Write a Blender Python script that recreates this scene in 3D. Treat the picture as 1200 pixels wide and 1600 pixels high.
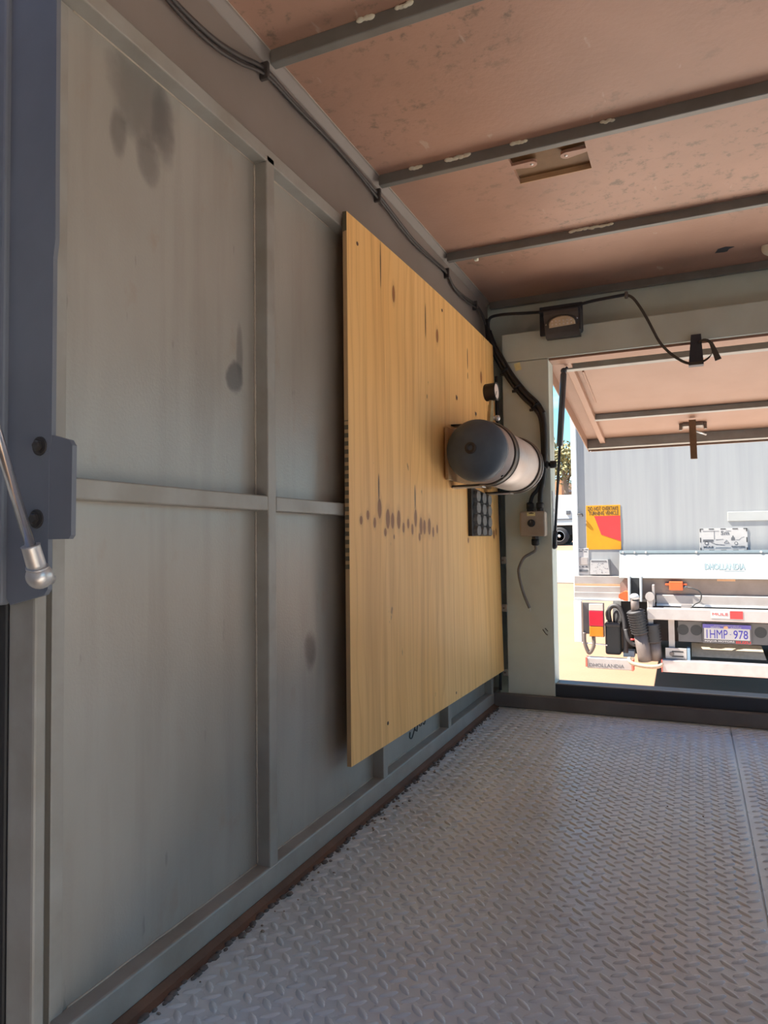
import bpy, bmesh, math, random
from mathutils import Vector, Matrix
random.seed(7)
S = bpy.context.scene
COL = S.collection
for o in list(bpy.data.objects): bpy.data.objects.remove(o)

# ------------------------------------------------------------------ camera
cam_d = bpy.data.cameras.new('camera'); cam = bpy.data.objects.new('camera', cam_d); COL.objects.link(cam)
cam_d.sensor_fit = 'VERTICAL'; cam_d.sensor_height = 36.0; cam_d.sensor_width = 27.0
cam_d.lens = 1091.36 / 1600 * 36.0
cam_d.clip_start = 0.01; cam_d.clip_end = 600
RT = Vector((0.91435647, 0.4047365, -0.01185777)); DN = Vector((-0.02720216, 0.032182, -0.99911179)); FW = Vector((-0.4039954, 0.91386689, 0.04043553))
M = Matrix((RT, -DN, -FW)).transposed().to_4x4(); M.translation = Vector((0.65399, -0.66704, 0.56272))
cam.matrix_world = M
S.camera = cam

# ------------------------------------------------------------------ sky, sun, exposure
W = bpy.data.worlds.new('sky'); S.world = W; W.use_nodes = True
nt = W.node_tree; nt.nodes.clear()
wo = nt.nodes.new('ShaderNodeOutputWorld'); bg = nt.nodes.new('ShaderNodeBackground')
tc = nt.nodes.new('ShaderNodeTexCoord'); sx = nt.nodes.new('ShaderNodeSeparateXYZ'); rp = nt.nodes.new('ShaderNodeValToRGB')
rp.color_ramp.elements[0].position = 0.0; rp.color_ramp.elements[0].color = (0.62, 0.92, 1.0, 1)
rp.color_ramp.elements[1].position = 0.7; rp.color_ramp.elements[1].color = (0.05, 0.20, 0.62, 1)
e = rp.color_ramp.elements.new(0.10); e.color = (0.36, 0.80, 1.0, 1)
e = rp.color_ramp.elements.new(0.30); e.color = (0.10, 0.45, 0.88, 1)
ns = nt.nodes.new('ShaderNodeTexNoise'); ns.inputs['Scale'].default_value = 5.0; ns.inputs['Detail'].default_value = 6
mpw = nt.nodes.new('ShaderNodeMapping'); mpw.inputs['Scale'].default_value = (1, 1, 3.5)
cr = nt.nodes.new('ShaderNodeValToRGB'); cr.color_ramp.elements[0].position = 0.5; cr.color_ramp.elements[1].position = 0.72
mx = nt.nodes.new('ShaderNodeMixRGB'); mx.inputs[2].default_value = (0.85, 0.95, 1.0, 1)
L = nt.links.new
L(tc.outputs['Generated'], sx.inputs[0]); L(sx.outputs['Z'], rp.inputs[0]); L(tc.outputs['Generated'], mpw.inputs[0]); L(mpw.outputs[0], ns.inputs[0])
L(ns.outputs[0], cr.inputs[0]); L(cr.outputs[0], mx.inputs[0]); L(rp.outputs[0], mx.inputs[1]); L(mx.outputs[0], bg.inputs[0]); L(bg.outputs[0], wo.inputs[0])
bg.inputs['Strength'].default_value = 0.7
sun_d = bpy.data.lights.new('sun', 'SUN'); sun = bpy.data.objects.new('sun', sun_d); COL.objects.link(sun)
sun_d.energy = 9.0; sun_d.angle = 0.009; sun_d.color = (1.0, 0.93, 0.82)
SUNDIR = Vector((-0.56, -0.13, 0.83)).normalized()            # towards the sun
sun.rotation_euler = SUNDIR.to_track_quat('Z', 'Y').to_euler()
S.view_settings.view_transform = 'Standard'; S.view_settings.look = 'None'
S.view_settings.gamma = 1.0; S.view_settings.use_curve_mapping = False
S.view_settings.exposure = 1.45
cy = S.cycles
cy.max_bounces = 12; cy.diffuse_bounces = 8; cy.glossy_bounces = 4
cy.sample_clamp_indirect = 8.0

# ------------------------------------------------------------------ materials
MATS = {}
def base_mat(name, col, rough=0.5, metal=0.0, spec=0.5):
    m = bpy.data.materials.new(name); m.use_nodes = True
    b = m.node_tree.nodes['Principled BSDF']
    b.inputs['Base Color'].default_value = (*col, 1); b.inputs['Roughness'].default_value = rough
    b.inputs['Metallic'].default_value = metal; b.inputs['Specular IOR Level'].default_value = spec
    MATS[name] = m
    return m, m.node_tree, b
def N(t, kind, **kw):
    n = t.nodes.new(kind)
    for k, v in kw.items():
        if k in n.inputs: n.inputs[k].default_value = v
        else: setattr(n, k, v)
    return n
def noise(t, scale, detail=4, stretch=(1, 1, 1), rough=0.55, coord='Object'):
    c = N(t, 'ShaderNodeTexCoord'); mp = N(t, 'ShaderNodeMapping', Scale=stretch)
    n = N(t, 'ShaderNodeTexNoise', Scale=scale, Detail=detail, Roughness=rough)
    t.links.new(c.outputs[coord], mp.inputs[0]); t.links.new(mp.outputs[0], n.inputs[0])
    return n.outputs[0]
def ramp(t, fac, a, b, ca=(0, 0, 0), cb=(1, 1, 1)):
    r = N(t, 'ShaderNodeValToRGB'); r.color_ramp.elements[0].position = a; r.color_ramp.elements[1].position = b
    r.color_ramp.elements[0].color = (*ca, 1); r.color_ramp.elements[1].color = (*cb, 1)
    t.links.new(fac, r.inputs[0]); return r.outputs[0]
def mix(t, fac, a, b, kind='MIX'):
    m = N(t, 'ShaderNodeMixRGB', blend_type=kind)
    for i, v in ((0, fac), (1, a), (2, b)):
        if isinstance(v, (int, float)): m.inputs[i].default_value = v
        elif isinstance(v, tuple): m.inputs[i].default_value = (*v, 1)
        else: t.links.new(v, m.inputs[i])
    return m.outputs[0]
def bump(t, b, h, strength=0.2, dist=0.002):
    n = N(t, 'ShaderNodeBump', Strength=strength, Distance=dist)
    t.links.new(h, n.inputs['Height']); t.links.new(n.outputs[0], b.inputs['Normal'])
def mathn(t, op, a, b=None, c=None):
    n = N(t, 'ShaderNodeMath', operation=op)
    for i, v in enumerate((a, b, c)):
        if v is None: continue
        if isinstance(v, (int, float)): n.inputs[i].default_value = v
        else: t.links.new(v, n.inputs[i])
    return n.outputs[0]
def worn(name, col, rough=0.5, dark=(0.5, 0.5, 0.5), sc=6, metal=0.0, bs=0.15, bd=0.001, fine=160, stretch=(1, 1, 1), amt=0.6, spec=0.5):
    m, t, b = base_mat(name, col, rough, metal, spec)
    n1 = ramp(t, noise(t, sc, 6, stretch), 0.38, 0.68)
    dk = tuple(c * d for c, d in zip(col, dark))
    f = mathn(t, 'MULTIPLY', n1, amt)
    t.links.new(mix(t, f, tuple(col), dk), b.inputs['Base Color'])
    if bs: bump(t, b, noise(t, fine, 2), bs, bd)
    return m
def ellipse_mask(t, sep, a0, b0, ra, rb, soft, warp=None):
    """soft ellipse in (Y,Z)"""
    y = mathn(t, 'DIVIDE', mathn(t, 'SUBTRACT', sep.outputs['Y'], a0), ra)
    z = mathn(t, 'DIVIDE', mathn(t, 'SUBTRACT', sep.outputs['Z'], b0), rb)
    d = mathn(t, 'ADD', mathn(t, 'MULTIPLY', y, y), mathn(t, 'MULTIPLY', z, z))
    if warp is not None: d = mathn(t, 'ADD', d, warp)
    n = N(t, 'ShaderNodeMapRange', interpolation_type='SMOOTHSTEP')
    n.inputs['From Min'].default_value = 1.0 - soft; n.inputs['From Max'].default_value = 1.0 + soft
    n.inputs['To Min'].default_value = 1.0; n.inputs['To Max'].default_value = 0.0
    t.links.new(d, n.inputs['Value']); return n.outputs[0]

def wall_paint():
    m, t, b = base_mat('wall_paint', (0.37, 0.355, 0.315), 0.29, 0, 0.65)
    g = ramp(t, noise(t, 5.0, 7, (1, 1, 0.35)), 0.36, 0.7)
    c = mix(t, g, (0.355, 0.345, 0.312), (0.29, 0.27, 0.236))
    stk = ramp(t, noise(t, 22, 5, (1, 1, 0.08)), 0.5, 0.68)
    c = mix(t, mathn(t, 'MULTIPLY', stk, 0.28), c, (0.22, 0.195, 0.17))
    rust = ramp(t, noise(t, 16, 6, (1, 1, 0.6)), 0.62, 0.74)
    c = mix(t, mathn(t, 'MULTIPLY', rust, 0.30), c, (0.28, 0.17, 0.09))
    sc = ramp(t, noise(t, 40, 3, (1, 1, 0.25)), 0.69, 0.73)
    c = mix(t, mathn(t, 'MULTIPLY', sc, 0.35), c, (0.12, 0.11, 0.10))
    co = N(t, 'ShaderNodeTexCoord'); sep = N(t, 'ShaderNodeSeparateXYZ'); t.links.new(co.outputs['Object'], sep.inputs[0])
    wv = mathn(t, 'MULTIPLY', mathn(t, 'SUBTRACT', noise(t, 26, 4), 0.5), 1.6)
    for y, z, ry, rz, s, k in [(0.035, 1.150, 0.055, 0.055, 0.7, .5), (0.075, 1.135, 0.022, 0.05, 0.7, .45), (-0.008, 1.085, 0.013, 0.03, 0.7, .5), (0.046, 1.075, 0.020, 0.03, 0.7, .5), (0.237, 0.822, 0.022, 0.024, 0.4, .7), (0.25, 0.865, 0.008, 0.04, 0.8, .5), (0.468, 0.362, 0.019, 0.032, 0.95, .8)]:  # dark cast-shadow blotches painted into the wall colour; the last is soot
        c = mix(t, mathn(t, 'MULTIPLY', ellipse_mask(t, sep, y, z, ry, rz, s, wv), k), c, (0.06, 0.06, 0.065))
    t.links.new(c, b.inputs['Base Color'])
    bump(t, b, noise(t, 240, 2), 0.25, 0.0012)
    return m
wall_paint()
worn('purlin_paint', (0.205, 0.20, 0.185), 0.45, (0.72, 0.68, 0.64), 14, bs=0.1, fine=220)
worn('bounce_brown', (0.25, 0.215, 0.195), 0.5, (0.8, 0.78, 0.75), 5, bs=0.1, fine=220)  # grey paint turned brown, pink bounce light put into the colour
worn('frame_paint', (0.33, 0.325, 0.30), 0.42, (0.72, 0.66, 0.60), 14, bs=0.1, fine=220)
def ceiling_paint():
    m, t, b = base_mat('ceiling_paint', (0.36, 0.32, 0.28), 0.5)
    g = ramp(t, noise(t, 3.5, 8), 0.35, 0.7)
    c = mix(t, g, (0.48, 0.285, 0.21), (0.40, 0.235, 0.17))
    sp = ramp(t, noise(t, 38, 6, (1, 1, 1), 0.7), 0.54, 0.66); area = ramp(t, noise(t, 2.4, 2), 0.45, 0.6)
    c = mix(t, mathn(t, 'MULTIPLY', mathn(t, 'MULTIPLY', sp, area), 0.75), c, (0.17, 0.13, 0.10))
    li = ramp(t, noise(t, 30, 3, (1, 0.35, 1)), 0.68, 0.73)
    c = mix(t, mathn(t, 'MULTIPLY', li, 0.4), c, (0.62, 0.52, 0.45))
    t.links.new(c, b.inputs['Base Color']); bump(t, b, noise(t, 90, 4), 0.35, 0.0015)
ceiling_paint()
def floor_paint():
    m, t, b = base_mat('floor_paint', (0.30, 0.30, 0.30), 0.38)
    g = ramp(t, noise(t, 4.0, 7), 0.35, 0.72)
    c = mix(t, g, (0.60, 0.71, 0.78), (0.53, 0.60, 0.645))
    b.inputs['Specular IOR Level'].default_value = 0.85
    r = ramp(t, noise(t, 11, 6), 0.70, 0.80)
    c = mix(t, mathn(t, 'MULTIPLY', r, 0.4), c, (0.24, 0.17, 0.13))
    t.links.new(c, b.inputs['Base Color'])
    t.links.new(ramp(t, noise(t, 9, 5), 0.3, 0.7, (0.22,) * 3, (0.36,) * 3), b.inputs['Roughness'])
    bump(t, b, noise(t, 260, 2), 0.15, 0.001)
floor_paint()
worn('dark_rail', (0.15, 0.145, 0.145), 0.45, (0.6, 0.55, 0.5), 9, bs=0.1)
worn('grey_green_paint', (0.63, 0.71, 0.65), 0.45, (0.8, 0.76, 0.72), 7, bs=0.1, amt=0.5)
worn('flap_paint', (0.34, 0.195, 0.135), 0.5, (0.86, 0.80, 0.74), 5, bs=0.15, amt=0.7)
worn('rust', (0.17, 0.095, 0.062), 0.8, (0.5, 0.6, 0.7), 9, bs=0.4, amt=0.9)
worn('black_steel', (0.035, 0.043, 0.058), 0.45, (0.6, 0.6, 0.6), 9, bs=0.1)
worn('strut_grey', (0.10, 0.105, 0.12), 0.28, (0.7, 0.7, 0.7), 9, metal=0.5, bs=0)
worn('jamb_black_haze', (0.16, 0.18, 0.22), 0.5, (0.8, 0.8, 0.8), 9, bs=0.1)  # black steel lifted towards blue-grey, veiling haze put into the colour
worn('worn_edge', (0.50, 0.44, 0.37), 0.55, (0.6, 0.6, 0.6), 25, bs=0.1)
worn('dark_grit', (0.13, 0.12, 0.115), 0.8, (0.6, 0.6, 0.6), 60, bs=0.2)
worn('black_rubber', (0.022, 0.022, 0.024), 0.6, (0.6, 0.6, 0.6), 30, bs=0.15)
worn('mat_rubber', (0.17, 0.165, 0.16), 0.6, (0.6, 0.6, 0.6), 60, bs=0.2)
worn('corner_cable', (0.06, 0.052, 0.05), 0.5, (0.7, 0.7, 0.7), 30, bs=0)
worn('cable_black', (0.025, 0.025, 0.027), 0.5, (0.6, 0.6, 0.6), 30, bs=0)
worn('cable_grey', (0.20, 0.19, 0.18), 0.5, (0.6, 0.6, 0.6), 30, bs=0)
worn('webbing', (0.085, 0.075, 0.06), 0.75, (0.6, 0.6, 0.6), 80, bs=0.2)
worn('tank_blue', (0.085, 0.118, 0.165), 0.55, (0.55, 0.55, 0.55), 14, bs=0.08)
worn('tank_silver', (0.68, 0.60, 0.56), 0.45, (0.75, 0.7, 0.68), 9, metal=0.35, bs=0.06)
worn('strap_steel', (0.30, 0.27, 0.24), 0.38, (0.5, 0.5, 0.5), 20, metal=0.6, bs=0.05)
worn('strap_dark', (0.055, 0.05, 0.048), 0.45, (0.5, 0.5, 0.5), 40, metal=0.3, bs=0.05)
worn('brass', (0.50, 0.42, 0.24), 0.45, (0.6, 0.6, 0.6), 40, metal=0.3, bs=0)
worn('chrome', (0.75, 0.75, 0.76), 0.22, (0.8, 0.8, 0.8), 30, metal=0.95, bs=0)
worn('bright_alu', (0.66, 0.66, 0.66), 0.35, (0.8, 0.8, 0.8), 20, metal=0.6, bs=0.05)
worn('gauge_face', (0.75, 0.66, 0.60), 0.35, (0.9, 0.9, 0.9), 20, bs=0)
worn('box_beige', (0.42, 0.36, 0.29), 0.55, (0.7, 0.66, 0.62), 18, bs=0.05)
worn('paper', (0.90, 0.84, 0.42), 0.8, (0.85, 0.85, 0.85), 30, bs=0)
worn('lamp_grey', (0.10, 0.09, 0.085), 0.5, (0.6, 0.6, 0.6), 20, bs=0.1)
worn('lens', (0.70, 0.58, 0.42), 0.25, (0.75, 0.7, 0.6), 60, bs=0.3, fine=300)
worn('sealant', (0.88, 0.85, 0.70), 0.6, (0.85, 0.85, 0.8), 40, bs=0.3)
worn('hole_brown', (0.22, 0.12, 0.05), 0.6, (0.75, 0.72, 0.7), 25, bs=0.1)
worn('hole_edge', (0.55, 0.36, 0.20), 0.6, (0.8, 0.75, 0.7), 25, bs=0.1)
worn('wood_block', (0.50, 0.33, 0.17), 0.6, (0.6, 0.55, 0.5), 12, stretch=(1, 1, 0.1), bs=0.1)
worn('marker_ink', (0.05, 0.05, 0.05), 0.7, (0.8, 0.8, 0.8), 30, bs=0)
worn('grit', (0.30, 0.28, 0.25), 0.9, (0.4, 0.35, 0.3), 90, bs=0.4)
worn('rust_wood', (0.27, 0.15, 0.075), 0.6, (0.5, 0.5, 0.5), 25, bs=0.15)
# outside
worn('truck_panel', (0.30, 0.31, 0.31), 0.5, (0.86, 0.86, 0.88), 3.0, stretch=(5, 1, 0.22), bs=0, amt=0.9)
worn('truck_white', (0.533, 0.546, 0.539), 0.45, (0.97, 0.97, 0.97), 5, bs=0)
worn('door_pale', (0.36, 0.37, 0.36), 0.5, (0.9, 0.9, 0.9), 5, bs=0)
worn('lift_white', (0.27, 0.285, 0.28), 0.5, (0.97, 0.97, 0.97), 5, bs=0)
worn('truck_alu', (0.372, 0.347, 0.335), 0.42, (0.85, 0.82, 0.8), 14, metal=0.1, bs=0.05)
worn('truck_rail', (0.341, 0.310, 0.291), 0.5, (0.8, 0.76, 0.72), 8, bs=0.05)
worn('truck_brown', (0.234, 0.176, 0.143), 0.6, (0.75, 0.7, 0.68), 9, bs=0.05)
worn('truck_dark', (0.019, 0.021, 0.023), 0.6, (0.6, 0.6, 0.6), 9, bs=0.1)
worn('truck_bumper', (0.084, 0.081, 0.084), 0.55, (0.75, 0.75, 0.75), 9, bs=0.05)
worn('ram_grey', (0.115, 0.09, 0.08), 0.5, (0.7, 0.7, 0.7), 14, bs=0.05)
worn('bellows', (0.030, 0.028, 0.030), 0.6, (0.7, 0.7, 0.7), 20, bs=0.05)
worn('beige_box', (0.322, 0.260, 0.192), 0.75, (0.72, 0.7, 0.66), 30, bs=0.2)
worn('edge_orange', (0.504, 0.280, 0.154), 0.5, (0.85, 0.8, 0.8), 12, bs=0)
for n, c, r in (('sign_yellow', (0.56, 0.25, 0.004), 0.5), ('sign_red', (0.52, 0.035, 0.035), 0.5), ('sign_black', (0.03, 0.03, 0.03), 0.6), ('sign_white', (0.42, 0.41, 0.40), 0.5),
                ('sign_grey', (0.10, 0.105, 0.115), 0.6), ('sign_pale', (0.40, 0.43, 0.44), 0.5), ('plate_blue', (0.09, 0.075, 0.30), 0.5), ('letter_blue', (0.035, 0.025, 0.30), 0.5), ('lamp_red', (0.42, 0.012, 0.03), 0.25),
                ('lamp_amber', (0.50, 0.17, 0.012), 0.25), ('lamp_clear', (0.50, 0.42, 0.37), 0.25), ('orange_plastic', (0.62, 0.10, 0.025), 0.45), ('tape_edge_red', (0.62, 0.13, 0.09), 0.5),
                ('logo_cyan', (0.20, 0.27, 0.29), 0.5), ('logo_grey', (0.10, 0.13, 0.145), 0.5), ('tyre', (0.03, 0.03, 0.032), 0.8), ('blue_paint', (0.17, 0.25, 0.32), 0.5)):
    worn(n, c, r, (0.85, 0.85, 0.85), 12, bs=0)
worn('brick_orange', (0.60, 0.30, 0.15), 0.9, (0.7, 0.66, 0.6), 1.5, bs=0)
worn('blocker_brick', (0.30, 0.27, 0.25), 0.9, (0.8, 0.8, 0.8), 1.5, bs=0)
worn('leaf', (0.26, 0.22, 0.085), 0.7, (0.5, 0.55, 0.5), 3, bs=0)
worn('bark', (0.25, 0.19, 0.14), 0.9, (0.6, 0.6, 0.6), 3, bs=0)
worn('far_concrete', (0.23, 0.205, 0.165), 0.9, (0.9, 0.88, 0.86), 1.0, bs=0.1)
worn('sand', (0.21, 0.13, 0.08), 0.95, (0.86, 0.84, 0.82), 1.2, bs=0.3, fine=30, bd=0.01)
worn('bounce_concrete', (0.68, 0.63, 0.56), 0.9, (0.9, 0.88, 0.86), 1.0, bs=0.1)
worn('paver', (0.70, 0.31, 0.21), 0.9, (0.8, 0.76, 0.74), 3.0, bs=0.2)

def ply_mat():
    """veneer: long vertical grain with a row of oval knots, in metres of (Y,Z)"""
    m, t, b = base_mat('plywood', (0.72, 0.48, 0.24), 0.55)
    co = N(t, 'ShaderNodeNewGeometry'); sep = N(t, 'ShaderNodeSeparateXYZ'); t.links.new(co.outputs['Position'], sep.inputs[0])
    lo = noise(t, 2.6, 3, (1, 1, 0.30))
    ph = mathn(t, 'ADD', mathn(t, 'MULTIPLY', sep.outputs['Y'], 26.0), mathn(t, 'MULTIPLY', lo, 6.0))
    rings = mathn(t, 'FRACT', ph)
    rr = N(t, 'ShaderNodeValToRGB'); el = rr.color_ramp.elements
    el[0].position = 0.0; el[0].color = (1, 1, 1, 1); el[1].position = 1.0; el[1].color = (0.62, 0.62, 0.62, 1)
    for p, v in ((0.6, 0.95), (0.86, 0.72), (0.95, 0.30)):
        q = el.new(p); q.color = (v, v, v, 1)
    t.links.new(rings, rr.inputs[0])
    fine = noise(t, 46, 5, (1, 1, 0.035)); 
    big = ramp(t, noise(t, 3.0, 4, (1, 1, 0.30)), 0.35, 0.7)
    c = mix(t, big, (0.95, 0.60, 0.24), (0.92, 0.53, 0.175))
    c = mix(t, mathn(t, 'MULTIPLY', mathn(t, 'SUBTRACT', 1.0, rr.outputs[0]), 0.42), c, (0.58, 0.27, 0.08))
    c = mix(t, mathn(t, 'MULTIPLY', ramp(t, fine, 0.48, 0.62), 0.42), c, (0.66, 0.33, 0.105))
    wv = mathn(t, 'MULTIPLY', mathn(t, 'SUBTRACT', noise(t, 60, 3), 0.5), 0.5)
    # rows computed from where the knots sit on the sheet
    rows = KNOT_YZ
    for y, z, ry, rz in rows:
        c = mix(t, mathn(t, 'MULTIPLY', ellipse_mask(t, sep, y, z, ry * 1.6, rz * 1.5, 0.75, wv), 0.30), c, (0.45, 0.24, 0.10))
        c = mix(t, mathn(t, 'MULTIPLY', ellipse_mask(t, sep, y, z, ry, rz, 0.22, wv), 0.85), c, (0.24, 0.075, 0.018))
    for y, z, ry, rz in SLITS:
        c = mix(t, mathn(t, 'MULTIPLY', ellipse_mask(t, sep, y, z, ry, rz, 0.3, wv), 0.9), c, (0.06, 0.025, 0.012))
    spk = ramp(t, noise(t, 34, 3, (1, 1, 0.5)), 0.73, 0.77)
    c = mix(t, mathn(t, 'MULTIPLY', spk, 0.7), c, (0.20, 0.11, 0.06))
    t.links.new(c, b.inputs['Base Color']); bump(t, b, fine, 0.08, 0.001)
    return m
KNOT_YZ = [(0.605, 0.604, 0.0063, 0.009), (0.636, 0.615, 0.0063, 0.0098), (0.668, 0.6, 0.0063, 0.0107), (0.693, 0.631, 0.0095, 0.0213), (0.721, 0.58, 0.0063, 0.009), (0.735, 0.61, 0.0105, 0.0213), (0.76, 0.606, 0.0084, 0.018), (0.794, 0.609, 0.0095, 0.0213), (0.767, 0.57, 0.0032, 0.0049), (0.821, 0.591, 0.0063, 0.0115), (0.849, 0.601, 0.0063, 0.0115), (0.874, 0.588, 0.0063, 0.0131), (0.895, 0.615, 0.0084, 0.0213), (0.919, 0.57, 0.0063, 0.0098), (0.929, 0.596, 0.0095, 0.0213), (0.952, 0.594, 0.0084, 0.018), (0.985, 0.596, 0.0095, 0.0213), (1.012, 0.582, 0.0063, 0.0131), (1.041, 0.59, 0.0053, 0.0115), (1.575, 0.578, 0.0105, 0.0148), (1.6, 0.586, 0.0074, 0.0115), (0.778, 1.123, 0.0074, 0.0197), (1.06, 1.1, 0.0084, 0.018), (1.47, 1.075, 0.0105, 0.0197), (1.3, 0.56, 0.0063, 0.0082)]
SLITS = [(0.710, 1.165, .0028, .050), (0.975, 1.116, .0035, .043), (1.325, 1.103, .004, .032), (1.325, 1.05, .003, .010), (0.690, 0.675, .0035, .030), (0.893, 0.665, .0035, .030)]
ply_mat()
def ply_edge():
    m, t, b = base_mat('plywood_edge', (0.55, 0.36, 0.18), 0.7)
    co = N(t, 'ShaderNodeNewGeometry'); sep = N(t, 'ShaderNodeSeparateXYZ'); t.links.new(co.outputs['Position'], sep.inputs[0]); z = sep.outputs['Z']
    tick = mathn(t, 'GREATER_THAN', mathn(t, 'FRACT', mathn(t, 'MULTIPLY', z, 62.0)), 0.45)
    band = mathn(t, 'MULTIPLY', mathn(t, 'GREATER_THAN', z, 0.50), mathn(t, 'LESS_THAN', z, 0.80))
    n = mathn(t, 'MAXIMUM', mathn(t, 'MULTIPLY', tick, band), mathn(t, 'GREATER_THAN', mathn(t, 'ADD', z, mathn(t, 'MULTIPLY', noise(t, 40, 2), 0.02)), 1.19))
    t.links.new(mix(t, mathn(t, 'MULTIPLY', n, 0.85), (0.5, 0.33, 0.17), (0.06, 0.07, 0.05)), b.inputs['Base Color'])
ply_edge()

# ------------------------------------------------------------------ mesh helpers
class MB:
    def __init__(s): s.v = []; s.f = []; s.sm = []
    def add(s, vs, fs, smooth=False):
        k = len(s.v); s.v += [tuple(v) for v in vs]; s.f += [tuple(i + k for i in f) for f in fs]; s.sm += [smooth] * len(fs); return s
    def box(s, x0, x1, y0, y1, z0, z1, bev=0.0, R=None):
        bm = bmesh.new(); bmesh.ops.create_cube(bm, size=1)
        for v in bm.verts: v.co = Vector((x0 + (v.co.x + .5) * (x1 - x0), y0 + (v.co.y + .5) * (y1 - y0), z0 + (v.co.z + .5) * (z1 - z0)))
        if bev: bmesh.ops.bevel(bm, geom=list(bm.edges), offset=bev, segments=2, profile=0.5, affect='EDGES')
        bm.verts.index_update(); vs = [v.co.copy() for v in bm.verts]
        if R is not None: vs = [R @ v for v in vs]
        s.add(vs, [[v.index for v in f.verts] for f in bm.faces]); bm.free(); return s
    def prism(s, poly, axis, a, b):
        """poly = 2D list; extruded along axis from a to b"""
        n = len(poly)
        def P(p, h):
            return (h, p[0], p[1]) if axis == 0 else (p[0], h, p[1]) if axis == 1 else (p[0], p[1], h)
        vs = [P(p, a) for p in poly] + [P(p, b) for p in poly]
        return s.add(vs, [list(range(n))[::-1], list(range(n, 2 * n))] + [[i, (i + 1) % n, n + (i + 1) % n, n + i] for i in range(n)])
    def lathe(s, prof, c, axis, n=32, smooth=True, cap=True):
        """prof = [(along, radius)]; axis direction from point c"""
        a = Vector(axis).normalized(); u = a.orthogonal().normalized(); w = a.cross(u); c = Vector(c)
        vs = []
        for h, r in prof:
            for i in range(n):
                t = 2 * math.pi * i / n; vs.append(c + a * h + (u * math.cos(t) + w * math.sin(t)) * r)
        fs = [[j * n + i, j * n + (i + 1) % n, (j + 1) * n + (i + 1) % n, (j + 1) * n + i] for j in range(len(prof) - 1) for i in range(n)]
        k = len(s.v); s.add(vs, fs, smooth)
        if cap:
            s.f.append(tuple(k + i for i in range(n))[::-1]); s.sm.append(False)
            s.f.append(tuple(k + (len(prof) - 1) * n + i for i in range(n))); s.sm.append(False)
        return s
    def cyl(s, p, q, r, n=20, r2=None):
        d = Vector(q) - Vector(p); return s.lathe([(0, r), (d.length, r if r2 is None else r2)], p, d, n)
    def sphere(s, c, r, n=20, sc=(1, 1, 1)):
        bm = bmesh.new(); bmesh.ops.create_uvsphere(bm, u_segments=n, v_segments=max(6, n // 2), radius=r)
        bm.verts.index_update()
        vs = [Vector((v.co.x * sc[0], v.co.y * sc[1], v.co.z * sc[2])) + Vector(c) for v in bm.verts]
        s.add(vs, [[v.index for v in f.verts] for f in bm.faces], True); bm.free(); return s
    def tube(s, pts, r, n=10, sub=5, flat=None):
        P = [Vector(p) for p in pts]; Q = []
        for i in range(len(P) - 1):
            p0 = P[max(0, i - 1)]; p1 = P[i]; p2 = P[i + 1]; p3 = P[min(len(P) - 1, i + 2)]
            for k in range(sub):
                t = k / sub
                Q.append(0.5 * ((2 * p1) + (p2 - p0) * t + (2 * p0 - 5 * p1 + 4 * p2 - p3) * t * t + (3 * p1 - p0 - 3 * p2 + p3) * t ** 3))
        Q.append(P[-1]); u = None; vs = []
        for i, q in enumerate(Q):
            a = (Q[min(i + 1, len(Q) - 1)] - Q[max(i - 1, 0)]).normalized()
            if u is None: u = a.orthogonal().normalized()
            u = (u - a * u.dot(a)).normalized(); w = a.cross(u)
            rr = r[0] + (r[1] - r[0]) * i / (len(Q) - 1) if isinstance(r, tuple) else r
            if flat:   # flat strap: broad along 'flat' direction
                fl = Vector(flat); fl = (fl - a * fl.dot(a)).normalized(); th = a.cross(fl)
                for j in range(n):
                    t = 2 * math.pi * j / n; vs.append(q + fl * math.cos(t) * rr + th * math.sin(t) * rr * 0.15)
            else:
                for j in range(n):
                    t = 2 * math.pi * j / n; vs.append(q + (u * math.cos(t) + w * math.sin(t)) * rr)
        m = len(Q); k = len(s.v)
        s.add(vs, [[j * n + i, j * n + (i + 1) % n, (j + 1) * n + (i + 1) % n, (j + 1) * n + i] for j in range(m - 1) for i in range(n)], True)
        s.f.append(tuple(k + i for i in range(n))[::-1]); s.sm.append(False); s.f.append(tuple(k + (m - 1) * n + i for i in range(n))); s.sm.append(False)
        return s
    def xf(s, T):
        s.v = [tuple(T @ Vector(v)) for v in s.v]; return s
    def mesh(s, name, off=(0, 0, 0)):
        me = bpy.data.meshes.new(name); o = Vector(off)
        me.from_pydata([tuple(Vector(v) - o) for v in s.v], [], s.f); me.polygons.foreach_set('use_smooth', s.sm)
        bm = bmesh.new(); bm.from_mesh(me); bmesh.ops.recalc_face_normals(bm, faces=bm.faces); bm.to_mesh(me); bm.free()
        me.update(); return me
WL = {}
def obj(name, mb, mat, parent=None, loc=None, **kw):
    """one mesh object; coordinates in mb are world coordinates. Its origin is its parent's, else loc or (0,0,0)"""
    base = WL[parent.name] if parent else Vector(loc or (0, 0, 0))
    me = mb.mesh(name, base); me.materials.append(MATS[mat])
    o = bpy.data.objects.new(name, me); COL.objects.link(o)
    if parent: o.parent = parent
    else: o.location = base
    WL[o.name] = base
    for k, v in kw.items(): o[k] = v
    return o
def tag(o, label, cat, group=None):
    o['label'] = label; o['category'] = cat
    if group: o['group'] = group
    return o
def thing(name, label, cat, loc, group=None):
    o = bpy.data.objects.new(name, None); COL.objects.link(o); o.location = loc; o.empty_display_size = 0.05
    WL[o.name] = Vector(loc); return tag(o, label, cat, group)
def struct(name, mb, mat, label=None):
    o = obj(name, mb, mat); o['kind'] = 'structure'
    if label: o['label'] = label
    return o
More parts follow.
